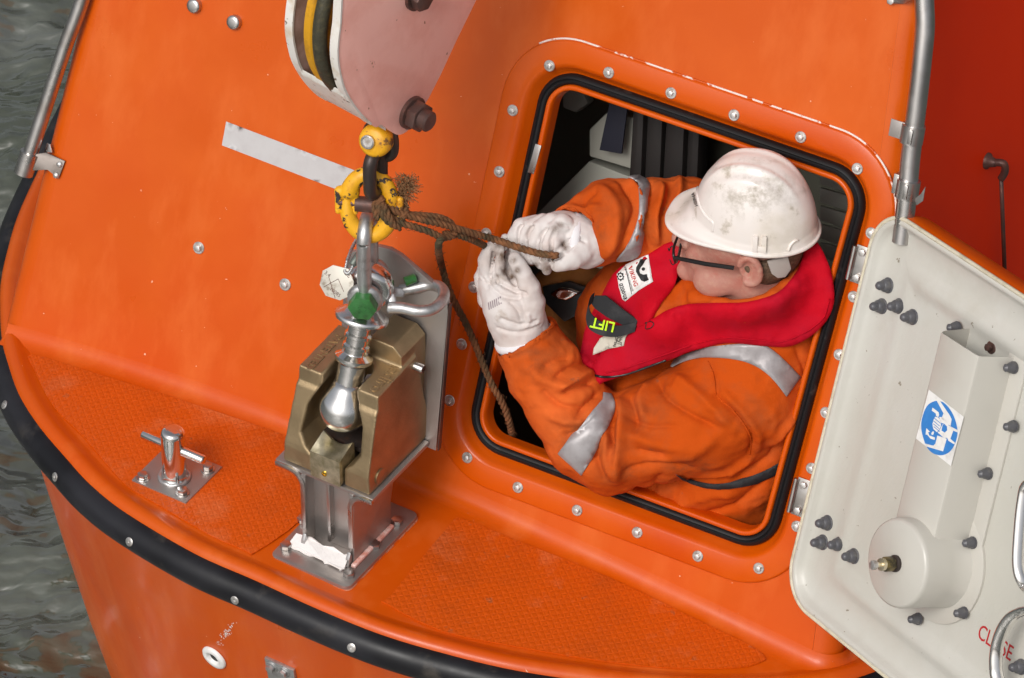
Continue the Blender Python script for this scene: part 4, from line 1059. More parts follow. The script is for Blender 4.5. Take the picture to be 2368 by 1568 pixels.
for ph in range(3):
    q = []
    for i, p in enumerate(pw):
        t, a, b = frame_of(pw[min(i+1,len(pw)-1)]-pw[max(i-1,0)], (0,-1,0)); an = i*.7+ph*2.094; q.append(p+a*math.cos(an)*2.2+b*math.sin(an)*2.2)
    Vt, Ft = join((Vt, Ft), tube(q, 2.3, 6))
fixn(mesh('wire_loop', Vt, Ft, M['galv'], tg))
f0, f1 = at(814,614,dE-56), at(831,586,dE-50); fixn(mesh('ferrule', *lathe(f0, f1-f0, [(0,7),(2,9),((f1-f0).length-2,9),((f1-f0).length,7)], 16), mat('lead_ferrule', (.16,.18,.16), .5, .6), tg, sharp=50))
# ================================================================== PERSON
M['cov'] = mat('orange_cotton', (.50,.066,.001), .88, var=((.34,.07,.016), 9, .52, .78, 7), var2=((.75,.15,.03), 3.5, .45, .7, 5), streak=((.20,.09,.05), 26, .66, .78, 6), bump=(420,.25,.0006), bump2=(45,.4,.0035), spec=.2)
attrmix(M['cov'], 'dirt', (.13,.045,.018), 30, .36, .66)
M['tapec'] = mat('retroreflective_cloth', (.36,.34,.345), .42, .25, var=((.26,.24,.24), 25, .45, .7, 6), bump=(50,.3,.002))
M['glove'] = mat('white_leather', (.66,.61,.59), .6, var=((.56,.46,.42), 14, .45, .75, 6), streak=((.40,.32,.26), 20, .62, .76, 6), bump=(60,.35,.0018), bump2=(18,.3,.003))
M['gdirty'] = mat('dirty_leather', (.42,.31,.25), .6, var=((.20,.13,.09), 30, .45, .65, 6), bump=(60,.3,.0015))
attrmix(M['glove'], 'dirt', (.13,.075,.045), 45, .25, .55)
M['jacket'] = mat('red_nylon', (.50,.001,.012), .8, spec=.15, var=((.40,.004,.02), 6, .45, .7, 5), bump=(500,.15,.0004), bump2=(22,.45,.004))
M['skin'] = mat('skin', (.47,.225,.175), .5, var=((.45,.15,.11), 26, .45, .7, 5), var2=((.50,.27,.20), 90, .5, .7, 4), bump=(160,.6,.0012), bump2=(28,.35,.003))
M['skin'].node_tree.nodes['Principled BSDF'].inputs['Subsurface Weight'].default_value = .05
M['skin'].node_tree.nodes['Principled BSDF'].inputs['Subsurface Radius'].default_value = (.012,.005,.003)
M['hat'] = mat('scuffed_white_helmet', (.78,.72,.68), .3, var=((.80,.70,.60), 7, .5, .8, 6), streak=((.40,.34,.26), 26, .60, .74, 9, (1,1,1)), var2=((.60,.54,.46), 7, .55, .75, 9), bump=(18,.06,.002), coat=.3)
attrmix(M['hat'], 'dirt', (.30,.25,.18), 38, .44, .66)
M['hair'] = mat('short_brown_hair', (.085,.05,.03), .7, var=((.16,.10,.06), 200, .4, .6), bump=(500,.8,.002))
M['blkweb'] = mat('black_webbing', (.010,.011,.013), .75, bump=(400,.4,.0006), var=((.03,.03,.032), 30, .5, .7))
M['blk'] = mat('black_plastic', (.012,.012,.013), .3)
M['rope'] = mat('brown_fibre_rope', (.150,.062,.022), .9, var=((.24,.095,.035), 60, .45, .65, 6), var2=((.06,.045,.02), 25, .45, .65, 5), bump=(240,.8,.0016))
person = thing('person', 'person in orange coverall, white hard hat and red life jacket leaning from the hatch', 'person', wp(1650,1240,-180))
HC = wp(1722,551,45)
hf_ = Vector((-.94,.342,0)).normalized(); hsd = Vector((-hf_.y,hf_.x,0)); hu = Vector((0,0,1))
_pt = R(6); hf2 = hf_*math.cos(_pt)-hu*math.sin(_pt); hu2 = hu*math.cos(_pt)+hf_*math.sin(_pt)
def hd(f, s, u): return HC + hf2*f + hsd*s + hu2*u
HA_ = (hf2, hsd, hu2)
def W3(l): return [wp(*q) for q in l]
# ---- body: one continuous surface of head, neck, trunk and arms
nearA = [(1735,905,-60),(1620,965,-10),(1500,1005,30),(1408,1035,60),(1365,1005,75),(1310,935,100),(1262,860,125),(1222,795,145)]
nearR = [142,128,114,102,103,95,86,77]
farA = [(1660,590,-130),(1590,520,-90),(1490,508,-20),(1410,512,50),(1335,545,110)]
farR = [105,103,92,92,76]
PA_ = W3(nearA); PB_ = W3(farA)
lo = np.array(wp(1690,900,-120))-np.array((620,560,560)); hi = np.array(wp(1690,900,-120))+np.array((460,560,620))
g = SDF(lo, hi, 8.0)
g.ell(hd(0,0,30), (120,92,112), HA_, 20); g.ell(hd(40,0,-45), (88,74,100), HA_, 20); g.ell(hd(62,0,-92), (76,60,46), HA_, 20)
g.chain([hd(-20,0,-80), hd(-62,0,-210), wp(1770,760,-110)], [72,80,100], 20)
g.chain(PA_, [r*.72 for r in nearR], 20); g.chain(PB_, [r*.68 for r in farR], 20)
g.chain([wp(1770,800,-120), wp(1720,980,-180), wp(1660,1180,-260)], [150,150,150], 30)
g.half(hd(0,0,58), hu, 4)
V, Fs = g.mesh(); V = lap(V, Fs, 2)
body = fixn(mesh('body', V, Fs, M['skin'], person))
# ---- face and ear detail: finer head skin over the same skull
g = SDF(np.array(HC)-np.array((240,190,250)), np.array(HC)+np.array((190,190,190)), 3.4)
g.ell(hd(0,0,35), (126,98,112), HA_, 16); g.ell(hd(42,0,-42), (92,77,104), HA_, 18); g.ell(hd(64,0,-90), (80,64,46), HA_, 18)
g.ell(hd(140,0,-112), (30,30,27), HA_, 12); g.ell(hd(112,0,-104), (36,34,26), HA_, 14); g.cap(hd(124,0,10), hd(156,0,-26), 12, 20, 9); 
for sg in (1,-1):
    g.ell(hd(137,15*sg,-34), (14,10,10), HA_, 6); g.ell(hd(92,50*sg,-34), (34,26,32), HA_, 18); g.ell(hd(60,66*sg,-92), (46,22,34), HA_, 22)
    g.ell(hd(118,32*sg,2), (16,19,13), HA_, 8, 'sub'); g.ell(hd(108,32*sg,0), (16,16,14), HA_, 3)
    g.ell(hd(138,17*sg,-44), (6,4,4), HA_, 3, 'sub')
    # ear
    g.ell(hd(-46, 97*sg, -8), (27,13,40), HA_, 7)
    g.ell(hd(-40, 110*sg, -4), (13,10,24), HA_, 5, 'sub')
    ring = [hd(-46+c*24, (104)*sg, -6+s*37) for c, s in [(math.cos(a), math.sin(a)) for a in np.linspace(R(20), R(300), 14)]]
    g.chain(ring, [7.5]*14, 4); g.cap(hd(-28,99*sg,-16), hd(-26,99*sg,2), 6, 5, 4); g.ell(hd(-38,100*sg,-44), (12,9,13), HA_, 6)
g.ell(hd(110,0,30), (20,56,12), HA_, 12)
g.ell(hd(132,0,-66), (26,30,20), HA_, 10); g.ell(hd(146,0,-62), (14,26,8), HA_, 7); g.ell(hd(146,0,-79), (14,23,8.5), HA_, 6); g.cap(hd(158,-20,-70), hd(158,20,-70), 3.2, 3.2, 3, 'sub')
for sg in (1,-1):
    g.chain([hd(132,26*sg,-34), hd(118,42*sg,-54), hd(104,46*sg,-80)], [3.5,3.5,2.5], 7, 'sub')
    g.chain([hd(70,62*sg,-108), hd(20,72*sg,-120), hd(-20,80*sg,-110)], [4,5,4], 9, 'sub')
g.chain([hd(-20,0,-80), hd(-62,0,-200)], [76,84], 22)
g.chain([hd(90,0,-128), hd(20,0,-150), hd(-30,0,-170)], [34,58,70], 20)
g.half(hd(0,0,56), hu, 4)
V, Fs = g.mesh(); V = lap(V, Fs, 2, .45)
head = fixn(mesh('face', V, Fs, M['skin'], body)); headb = bvh(V, Fs)
# hair at the back and sides below the hat
g = SDF(np.array(HC)-np.array((240,190,250)), np.array(HC)+np.array((190,190,190)), 5)
g.ell(hd(-28,0,-6), (108,103,98), HA_, 10); g.half(hd(0,0,8), hu2, 4); g.half(hd(-22,0,0), (hf2*.85-hu2*.5).normalized(), 4)
V, Fs = g.mesh(); V = lap(V, Fs, 1); fixn(mesh('hair', V, Fs, M['hair'], body))
for q in ((118,30,14),):
    pass
fixn(mesh('eyebrow', *tube([hd(122,18,22), hd(118,38,26), hd(104,56,20)], [3,4.5,2.5], 8), M['hair'], head))
for sg in (1,-1):
    fixn(mesh('eye', *lathe(hd(109,32*sg,0), hf2*.9+hsd*.4*sg, [(-10,1),(-8,9),(0,13),(8,10.5),(12,5),(13,.5)], 20), mat('eye_white', (.7,.68,.64), .2) if sg == 1 else bpy.data.materials['eye_white'], head))
# ---- glasses
gl = thing('glasses', '', '', HC); del gl['label']; del gl['category']; gl.parent = person; gl.location = HC*K - wloc(person)
fixn(mesh('temple', *prism([hd(138,90,-4), hd(138,90,-13), hd(60,101,-10), hd(-10,106,-6), hd(-12,106,4), hd(60,101,0)], hsd*5, 1.2), M['blk'], gl, sharp=40))
fr = [hd(140,88,12), hd(148,60,16), hd(150,20,10), hd(152,0,8)]
fixn(mesh('frame', *tube(spline([hd(139,90,-4), hd(146,66,0), hd(150,26,0), hd(151,12,-8), hd(149,16,-26), hd(146,40,-38), hd(141,74,-36), hd(138,89,-20)], 4, True), 3.2, 8, True), M['blk'], gl))
fixn(mesh('frame', *tube(spline([hd(139,-90,-4), hd(146,-66,0), hd(150,-26,0), hd(151,-12,-8), hd(149,-16,-26), hd(146,-40,-38), hd(141,-74,-36), hd(138,-89,-20)], 4, True), 3.8, 8, True), M['blk'], gl))
lens = mat('clear_lens', (.9,.9,.9), .05); lens.node_tree.nodes['Principled BSDF'].inputs['Alpha'].default_value = .18
mesh('lens', [hd(139,87,-6), hd(146,64,-2), hd(149,28,-2), hd(149,16,-22), hd(145,40,-34), hd(140,76,-31)], [(0,1,2,3,4,5)], lens, gl, smooth=False)
# ---- hard hat
hc = HC + hf_*(-25) + hu*58
def hp_(f, s, u): return hc + hf_*f + hsd*s + hu*u
hh = thing('hard_hat', '', '', hc); del hh['label']; del hh['category']; hh.parent = person; hh.location = hc*K - wloc(person)
V, Fs = [], []; NA = 120; NR = 40
def dome(an, t):
    """an azimuth 0=front; t 0 rim..1 top"""
    e = t*math.pi/2; c = math.cos(e)**.92; s = math.sin(e)
    a = 144 if math.cos(an) > 0 else 140; x = math.cos(an)*a*c; y = math.sin(an)*112*c; z = s*178
    # moulded ribs running front to back over the crown
    lat = math.sin(an)*112*c; rb = 0
    up_ = max(0, min(1, (t-.34)/.3))
    rb = up_*(6*math.exp(-((abs(lat)-32)/8)**2) + 4*math.exp(-((abs(lat)-60)/8)**2))
    # sunken side panel border
    z += rb*.9; x *= 1+rb*.002; y *= 1+rb*.012
    return x, y, z
rows = []
def rimr(an):
    cf_ = max(0, math.cos(an)); A__ = 206 if math.cos(an) > 0 else 150; nn_ = 2.0+.7*cf_
    rr_ = 1/((abs(math.cos(an))/A__)**nn_+(abs(math.sin(an))/120)**nn_)**(1/nn_); bx_ = math.cos(an)*rr_; by_ = math.sin(an)*rr_
    dz = -2 -16*cf_**2 + 0*abs(math.sin(an)) - 4*max(0, -math.cos(an))
    return bx_, by_, dz
for an in [2*math.pi*i/NA for i in range(NA)]:
    bx_, by_, dz = rimr(an); x0_, y0_, z0_ = dome(an, 0)
    col = [(bx_*.93, by_*.93, dz-8), (bx_*.985, by_*.985, dz-6), (bx_, by_, dz-3), (bx_*1.0, by_*1.0, dz+1), (bx_*.985, by_*.985, dz+3.5)]
    x1_, y1_, z1_ = dome(an, .06)
    for k in range(1, 7):
        t = k/7; tt = t*t*(3-2*t)
        col.append((bx_*.985+(x1_-bx_*.985)*t, by_*.985+(y1_-by_*.985)*t, dz+3.5+(z1_-dz-3.5)*(tt**2.2)))
    for k in range(NR): col.append(dome(an, .06+.935*k/(NR-1)))
    V += [hp_(*c_) for c_ in col]
m = len(col); 
for i in range(NA):
    i2 = (i+1)%NA
    for k in range(m-1): Fs.append((i*m+k, i2*m+k, i2*m+k+1, i*m+k+1))
Fs.append(tuple(i*m+m-1 for i in range(NA)))
V0 = len(V)
shell = fixn(mesh('helmet_shell', V, Fs, M['hat'], hh)); shb = bvh(V, Fs)
pv_ = pxarr(np.array([list(v) for v in V])); dv = np.zeros(len(V))
for (x, y, rx_, ry_, w_) in ((1740,455,75,38,1),(1800,440,50,40,.7),(1735,485,50,18,.8),(1690,392,40,9,.8),(1760,372,70,7,.6),(1720,412,60,8,.7),(1860,430,16,30,.5),(1572,510,14,16,.35)):
    dv = np.maximum(dv, w_*np.exp(-((pv_[:,0]-x)/rx_)**2-((pv_[:,1]-y)/ry_)**2))
setattr_(shell, 'dirt', dv)
def hpt(px, py):
    P, n_ = shoot(shb, px, py)
    if n_ is not None and n_.dot(F) > 0: n_ = -n_
    return P, n_
def onshell(outline, name, m_, lift=1.5, sp=8, par=shell):
    vv, ff = fill2(outline, sp); VV = []
    for x, y in vv:
        P, n_ = hpt(x, y); VV.append(P+n_*lift if P else at(x, y, cdep(hc)))
    return fixn(mesh(name, VV, ff, m_, par))
# accessory slot on the side
for x0_, x1_ in ((1741,1752),(1762,1771)):
    P, n_ = hpt((x0_+x1_)/2, 562)
    if P: fixn(mesh('accessory_slot', *boxf(P, hf_, (hu-n_*n_.dot(hu)).normalized(), n_, -6, 6, -22, 20, -3, 6, 2), M['hat'], shell, sharp=40))
P, n_ = hpt(1756, 575)
if P: fixn(mesh('accessory_slot', *boxf(P, hf_, (hu-n_*n_.dot(hu)).normalized(), n_, -16, 16, -6, 8, -3, 5, 2), M['hat'], shell, sharp=40))
sw = []
for x, y in spl2([(1822,580),(1828,566),(1838,556),(1846,556)], 5):
    P, n_ = hpt(x, y)
    if P: sw.append(P+n_*1)
if len(sw) > 3: fixn(mesh('moulded_swirl', *tube(sw, [3.5]*(len(sw)-2)+[2.5,1.5], 10), M['hat'], shell))
pts = []
for x, y in spl2([(1616,424),(1612,450),(1620,480),(1636,505),(1648,515),(1648,535)], 5):
    P, n_ = hpt(x, y)
    if P: pts.append(P-n_*1)
fixn(mesh('moulded_ridge', *tube(pts, 4, 10), M['hat'], shell))
V, Fs = textmesh('ANSEN', 10, 0, .2); a_ = R(-72); VV = []
for v in V:
    x = 1607+(v.x*math.cos(a_)+v.y*math.sin(a_)); y = 462-(v.x*math.sin(a_)-v.y*math.cos(a_)); P, n_ = hpt(x, y); VV.append(P+n_*1.2 if P else at(x, y, cdep(hc)))
fixn(mesh('sticker_text', VV, Fs, M['blk'], shell, smooth=False))
nape = [hp_(-128,66,4), hp_(-152,20,4), hp_(-150,-20,4), hp_(-136,24,-42), hp_(-118,58,-48), hp_(-104,80,-10)]
fixn(mesh('nape_strap', *prism([hd(-84,92,20), hd(-122,62,20), hd(-126,58,-18), hd(-114,68,-36), hd(-100,80,-32), hd(-90,88,-16)], (hsd*.6-hf_*.5)*8, 2), mat('grey_strap_plastic', (.42,.37,.34), .5), hh, sharp=40))
# ---- coverall
g = SDF(lo, hi, 4.8)
g.chain(PA_, nearR, 16); g.chain(PB_, farR, 16)
TR = [(1760,790,-110),(1735,900,-150),(1705,1010,-170),(1660,1110,-210),(1610,1230,-270)]
g.chain(W3(TR), [165,178,176,170,170], 30); g.ell(wp(1480,760,-160), (150,150,190), None, 30)
g.chain(W3([(1640,720,-90),(1780,740,-90)]), [110,120], 30)
g.chain(W3([(1480,850,-100),(1560,1010,-110),(1560,1140,-190)]), [90,110,130], 30)
# collar ring round the neck
cr = [hd(f, s, u) for f, s, u in ((138,14,-142),(104,66,-136),(40,100,-122),(-30,110,-104),(-92,92,-78),(-128,30,-68),(-122,-40,-74),(-70,-97,-98),(20,-100,-126),(100,-62,-140))]
g.chain(cr+[cr[0]], [17]*11, 8); g.chain([c_-Z*24 for c_ in cr+[cr[0]]], [20]*11, 12)
g.chain([hd(120,0,-175), wp(1545,730,30)], [40,70], 20)
# cuffs: hollow ends
def cuff(p0, p1, r, k):
    d = (Vector(p0)-Vector(p1)).normalized(); g.cap(Vector(p0)-d*34, Vector(p0)+d*190, r*.86, r*.95, 3, 'sub'); return d
cd1 = (PA_[-1]-PA_[-2]).normalized(); g.cap(PA_[-1]+cd1*12+cd1*(nearR[-1]-4), PA_[-1]+cd1*230, 10, 10, 1, 'sub')
def trim(P, d, keep_r):
    m_ = (g.X-P[0])*d[0]+(g.Y-P[1])*d[1]+(g.Z-P[2])*d[2]; r2 = np.sqrt((g.X-P[0])**2+(g.Y-P[1])**2+(g.Z-P[2])**2)
    loc = r2 < keep_r; g.d = np.where(loc, np.maximum(g.d, m_), g.d).astype(np.float32)
# near cuff plane traced: (1137,811)-(1283,740)
def cuffplane(a, b, h, tilt):
    A_ = wp(*a, h); B_ = wp(*b, h); e = (B_-A_).normalized(); return (A_+B_)*.5, e
c1_, e1_ = cuffplane((1137,811), (1283,745), 150, 0); dn1 = (cd1 - e1_*cd1.dot(e1_)).normalized(); trim(c1_, dn1, 150)
g.cap(c1_-dn1*46, c1_+dn1*60, 69, 72, 3, 'sub')
cd2 = (PB_[-1]-PB_[-2]).normalized(); c2_ = wp(1318,548,118); dn2 = (cd2-F*.55).normalized(); trim(c2_, dn2, 150)
g.cap(c2_-cd2*60, c2_+cd2*60, 63, 68, 3, 'sub')
V, Fs = g.mesh(); V = lap(V, Fs, 3, .5)
Nn = vnorm(V, Fs)
if (Nn*(V-V.mean(0))).sum() < 0: Nn = -Nn; Fs = Fs[:, ::-1]
cb = bvh(V, Fs)
PX = pxarr(V); front = (Nn@np.array(F)) < .15
# folds: (pixels along the crease, depth (+ raises), width)
folds = [
 ([(1392,905),(1360,935),(1330,975)], -13, 12), ([(1425,930),(1412,985),(1418,1040)], -18, 11), ([(1432,925),(1440,960),(1438,1010),(1424,1070),(1428,1110)], 13, 13),
 ([(1455,915),(1470,960),(1465,1005)], -10, 12), ([(1375,880),(1340,890),(1300,910)], -12, 11), ([(1355,838),(1320,850),(1280,880)], -11, 12), ([(1370,860),(1330,880),(1290,900)], 9, 11),
 ([(1324,826),(1290,830),(1255,850)], -8, 12), ([(1395,1010),(1380,1060),(1400,1110)], -11, 10), ([(1405,1000),(1396,1050),(1412,1100)], 9, 10), ([(1500,885),(1480,925),(1490,970)], 9, 13),
 ([(1520,880),(1540,920),(1600,960),(1660,990)], -11, 12), ([(1560,870),(1620,915),(1690,985)], 8, 13), ([(1600,1085),(1540,1075),(1480,1080),(1440,1095)], -8, 12), ([(1655,1010),(1600,1050),(1520,1065)], 7, 16),
 ([(1640,840),(1660,900),(1650,915)], -4, 5), ([(1652,912),(1700,955),(1735,1000),(1740,1030),(1733,1050)], -9, 6), ([(1670,905),(1715,950),(1752,1000),(1755,1045)], 6, 10),
 ([(1250,900),(1290,935),(1350,945)], -9, 12), ([(1270,960),(1310,975),(1350,970)], 8, 12), ([(1230,850),(1260,880),(1320,895)], 7, 12), ([(1300,1010),(1330,1000),(1370,970)], -8, 10),
 ([(1345,1085),(1380,1060),(1395,1030)], -7, 10), ([(1470,1128),(1560,1118),(1680,1095)], -10, 12), ([(1740,1060),(1690,1090),(1620,1100)], 8, 13), ([(1820,1000),(1780,1060),(1700,1110)], -9, 13),
 ([(1840,960),(1790,1030)], 7, 13), ([(1560,1180),(1620,1150),(1700,1140)], 7, 14), ([(1600,1195),(1700,1170),(1770,1110)], -8, 12), ([(1500,1150),(1530,1100)], -7, 12),
 ([(1330,450),(1360,490),(1370,560)], -9, 12), ([(1385,430),(1420,470),(1425,530),(1405,590)], 10, 14), ([(1420,410),(1455,440),(1470,490),(1440,560)], -11, 11), ([(1455,420),(1478,450),(1480,500),(1460,570)], 9, 9),
 ([(1500,408),(1510,450),(1495,520),(1505,580)], -14, 9), ([(1522,402),(1530,440),(1515,500),(1520,560)], 12, 9), ([(1545,405),(1550,440),(1535,500)], -13, 8), ([(1570,405),(1572,440),(1556,480)], 10, 9),
 ([(1300,470),(1340,465),(1380,440)], -6, 10), ([(1290,500),(1330,480),(1395,480)], 6, 10), ([(1840,800),(1868,880),(1866,940)], -5, 6), ([(1640,700),(1560,715)], -5, 8),
 ([(1450,1000),(1520,1030),(1600,1030)], 8, 16), ([(1470,1040),(1540,1055)], -8, 11), ([(1445,960),(1500,985),(1560,985)], -7, 11), ([(1180,830),(1240,800),(1290,760)], -4, 5)]
disp = np.zeros(len(V))
for pts, dep, wd_ in folds:
    P3 = []
    for x, y in spl2(pts, 3):
        P, n_ = shoot(cb, x, y)
        if P: P3.append(np.array(P))
    if len(P3) < 2: continue
    P3 = np.array(P3); mn, mx_ = P3.min(0)-wd_*3, P3.max(0)+wd_*3; ix = np.where(((V > mn) & (V < mx_)).all(1))[0]
    if not len(ix): continue
    Q = V[ix]; best = np.full(len(ix), 1e9); tb_ = np.zeros(len(ix))
    for i in range(len(P3)-1):
        a = P3[i]; e = P3[i+1]-a; t = np.clip(((Q-a)@e)/((e**2).sum()+1e-6), 0, 1); d_ = np.linalg.norm(Q-(a+t[:,None]*e), axis=1)
        m_ = d_ < best; best = np.where(m_, d_, best); tb_ = np.where(m_, (i+t)/(len(P3)-1), tb_)
    disp[ix] += dep*1.7*(np.exp(-np.abs(best)/(wd_*.75)) if dep < 0 else np.exp(-(best/wd_)**2))*np.clip(np.sin(np.pi*np.clip(tb_*.84+.08,0,1))*1.6, 0, 1)
nz_ = fbm(V, 85, 3); nz2 = fbm(V, 38, 2, 9.3); V2 = V + Nn*(disp + 6*nz_ + 5*(.35-np.abs(nz2))*np.clip(.4+nz_*1.8,0,1))[:,None]
V2 = lap(V2, Fs, 1, .3)
cov = mesh('coverall', V2, Fs, M['cov'], person)
pv_ = pxarr(V2); dv = np.zeros(len(V2))
for (x, y, rx_, ry_, w_) in ((1340,1010,60,40,.8),(1240,850,40,30,.7),(1600,1080,60,22,.8),(1440,1095,50,25,.7),(1380,520,40,50,.6),(1500,950,60,30,.4),(1215,815,90,14,.6),(1150,840,14,60,.5),(1345,560,20,50,.6)):
    dv = np.maximum(dv, w_*np.exp(-((pv_[:,0]-x)/rx_)**2-((pv_[:,1]-y)/ry_)**2))
setattr_(cov, 'dirt', dv); fixn(cov); cb = bvh(V2, Fs)
def drape(outline, name, m_, lift=3.5, sp=9, par=cov, tree=None, thick=2.5, fall=-40):
    vv, ff = fill2(outline, sp); VV, NNs = [], []; tree = tree or cb; good = []
    for x, y in vv:
        P, n_ = shoot(tree, x, y)
        if P is None: VV.append(None); continue
        if n_.dot(F) > 0: n_ = -n_
        VV.append(P+n_*lift)
    g_ = [i for i, p in enumerate(VV) if p is not None]
    if not g_: return None
    for i, p in enumerate(VV):
        if p is None:
            j = min(g_, key=lambda q: (vv[q][0]-vv[i][0])**2+(vv[q][1]-vv[i][1])**2); VV[i] = at(*vv[i], cdep(VV[j])+4)
    if thick: VV, ff = thicken(VV, ff, F*thick)
    return fixn(mesh(name, VV, ff, m_, par))
# reflective bands
drape([(1291,1048),(1345,1098),(1362,1070),(1385,1025),(1405,985),(1421,950),(1424,930),(1412,912),(1393,908),(1392,925),(1370,950),(1340,985),(1316,1015)], 'reflective_band', M['tapec'])
drape(spl2([(1452,410),(1478,404),(1500,425),(1496,460),(1493,500),(1484,560),(1474,592),(1440,602),(1424,598),(1455,560),(1476,510),(1480,465),(1474,425)], 3, True), 'reflective_band', M['tapec'])
drape(spl2([(1551,850),(1570,826),(1630,805),(1690,796),(1760,796),(1800,820),(1849,870)], 3)+spl2([(1849,872),(1818,916)], 2)+spl2([(1816,916),(1780,870),(1745,846),(1705,832),(1640,826),(1590,836),(1556,852)], 3), 'reflective_band', M['tapec'])
# belt strap round the waist
belt = spl2([(1560,1092),(1600,1108),(1650,1116),(1700,1110),(1760,1090),(1830,1048)], 4)+spl2([(1822,1078),(1765,1110),(1700,1127),(1650,1129),(1600,1118),(1575,1104)], 4)
drape(belt, 'waist_strap', M['blkweb'], 5)
# stitched seams
def seam(pts, m_=M['cov'], r=1.8, lift=1.5, name='seam'):
    P3 = []
    for x, y in spl2(pts, 6):
        P, n_ = shoot(cb, x, y)
        if P: P3.append(P+(n_ if n_.dot(F) < 0 else -n_)*lift)
    if len(P3) > 2: fixn(mesh(name, *tube(P3, r, 6), m_, cov))
seam([(1144,818),(1200,798),(1286,752)]); seam([(1638,835),(1650,870),(1655,912)]); seam([(1655,912),(1690,945),(1722,985),(1737,1020),(1733,1050)])
seam([(1276,496),(1320,478),(1352,510),(1374,570),(1368,612)])
# ---- life jacket
def pillow(outline, name, m_, base_h, puff, edge, sp=9, thick=26, par=person, over=7):
    vv, ff = fill2(outline, sp); H0 = []
    for x, y in vv:
        P, n_ = shoot(cb, x, y); h = P.dot(N) if P else -1e3
        H0.append(max(h, base_h(x, y)))
    H0 = np.array(H0); e = {}
    Fa = np.array([f for f in ff]); H1 = H0.copy(); adj = [set() for _ in vv]
    for f in ff:
        for i in range(3): adj[f[i]].add(f[i-1]); adj[f[i-1]].add(f[i])
    for _ in range(14):
        H1 = np.array([(H1[i]+sum(H1[j] for j in adj[i])/max(1,len(adj[i])))/2 for i in range(len(vv))]); H1 = np.maximum(H1, H0)
    for _ in range(4): H1 = np.array([(H1[i]+sum(H1[j] for j in adj[i])/max(1,len(adj[i])))/2 for i in range(len(vv))])
    d = segdist(np.array(vv), outline); f_ = np.sqrt(np.clip(1-(1-np.clip(d/edge,0,1))**2, 0, 1))
    Vt = []
    for i, (x, y) in enumerate(vv):
        wv = 4*mnoise.noise(Vector((x/60., y/60., .3)))+3.0*mnoise.noise(Vector((x/24., y/24., 2.3)))*(1 if d[i] < 30 else .5)+(5.0*mnoise.noise(Vector((x/9., y/14., 5.1))) if d[i] < 24 else 0)
        Vt.append(wp(x, y, H1[i]+over+puff*f_[i]+wv))
    Vb = [wp(x, y, H1[i]+over-thick) for i, (x, y) in enumerate(vv)]
    n = len(Vt); Fo = [tuple(f) for f in ff]+[tuple(i+n for i in reversed(f)) for f in ff]; ec = set()
    for f in ff:
        for i in range(3): ec.add((f[i], f[(i+1)%3]))
    for a, b in ec:
        if (b, a) not in ec: Fo.append((b, a, a+n, b+n))
    o = fixn(mesh(name, Vt+Vb, Fo, m_, par)); return o, bvh(Vt, ff)
far = spl2([(1600,535),(1569,553),(1535,565),(1501,587),(1433,618),(1406,652),(1388,690)], 2)+[(1362,735),(1350,770),(1345,800),(1338,829),(1350,842),(1372,858),(1400,860),(1440,830),(1480,780),(1513,731)]+spl2([(1530,700),(1556,668),(1566,640),(1575,600),(1640,560)], 2)
near = [(1373,862),(1372,845),(1390,815)]+spl2([(1420,800),(1455,768),(1513,735),(1545,716),(1591,703),(1659,700),(1727,698),(1795,678),(1829,645),(1850,612),(1862,570)], 3)+spl2([(1890,560),(1905,585),(1924,636),(1929,697),(1912,741),(1880,774),(1845,795),(1812,803),(1761,800),(1700,794),(1659,797),(1600,812),(1553,831),(1500,850),(1447,868),(1395,884)], 3)+[(1382,893)]
jk = thing('life_jacket', '', '', wp(1600,800,60)); del jk['label']; del jk['category']; jk.parent = person; jk.location = wp(1600,800,60)*K - wloc(person)
j1, j1b = pillow(far, 'chest_lobe', M['jacket'], lambda x, y: 20+(1500-x)*.10-(y-700)*.02, 9, 34, par=jk)
j2, j2b = pillow(near, 'shoulder_lobe', M['jacket'], lambda x, y: 60-(x-1380)*.12, 11, 34, par=jk)
# piping and seams
def edgepipe(pts, tree, r, m_, par, lift=2, name='piping'):
    P3 = []
    for x, y in spl2(pts, 4):
        P, n_ = shoot(tree, x, y)
        if P: P3.append(P+(n_ if n_.dot(F) < 0 else -n_)*lift)
    if len(P3) > 2: fixn(mesh(name, *tube(P3, r, 6), m_, par))
edgepipe([(1400,862),(1450,850),(1550,814),(1600,797),(1660,783),(1700,780),(1761,786),(1812,789),(1875,760),(1905,732),(1918,690)], j2b, 1.6, M['jacket'], j2)
edgepipe([(1376,868),(1400,872),(1447,866),(1500,848),(1540,833)], j2b, 3.2, M['blk'], j2, 0)
# label and second label on the jacket
lab = M['white']
la = drape([(1427,634),(1448,612),(1500,588),(1502,600),(1508,640),(1511,652),(1478,672),(1447,697),(1440,692),(1432,665)], 'printed_label', lab, 1.5, 8, j1, j1b, 1.5)
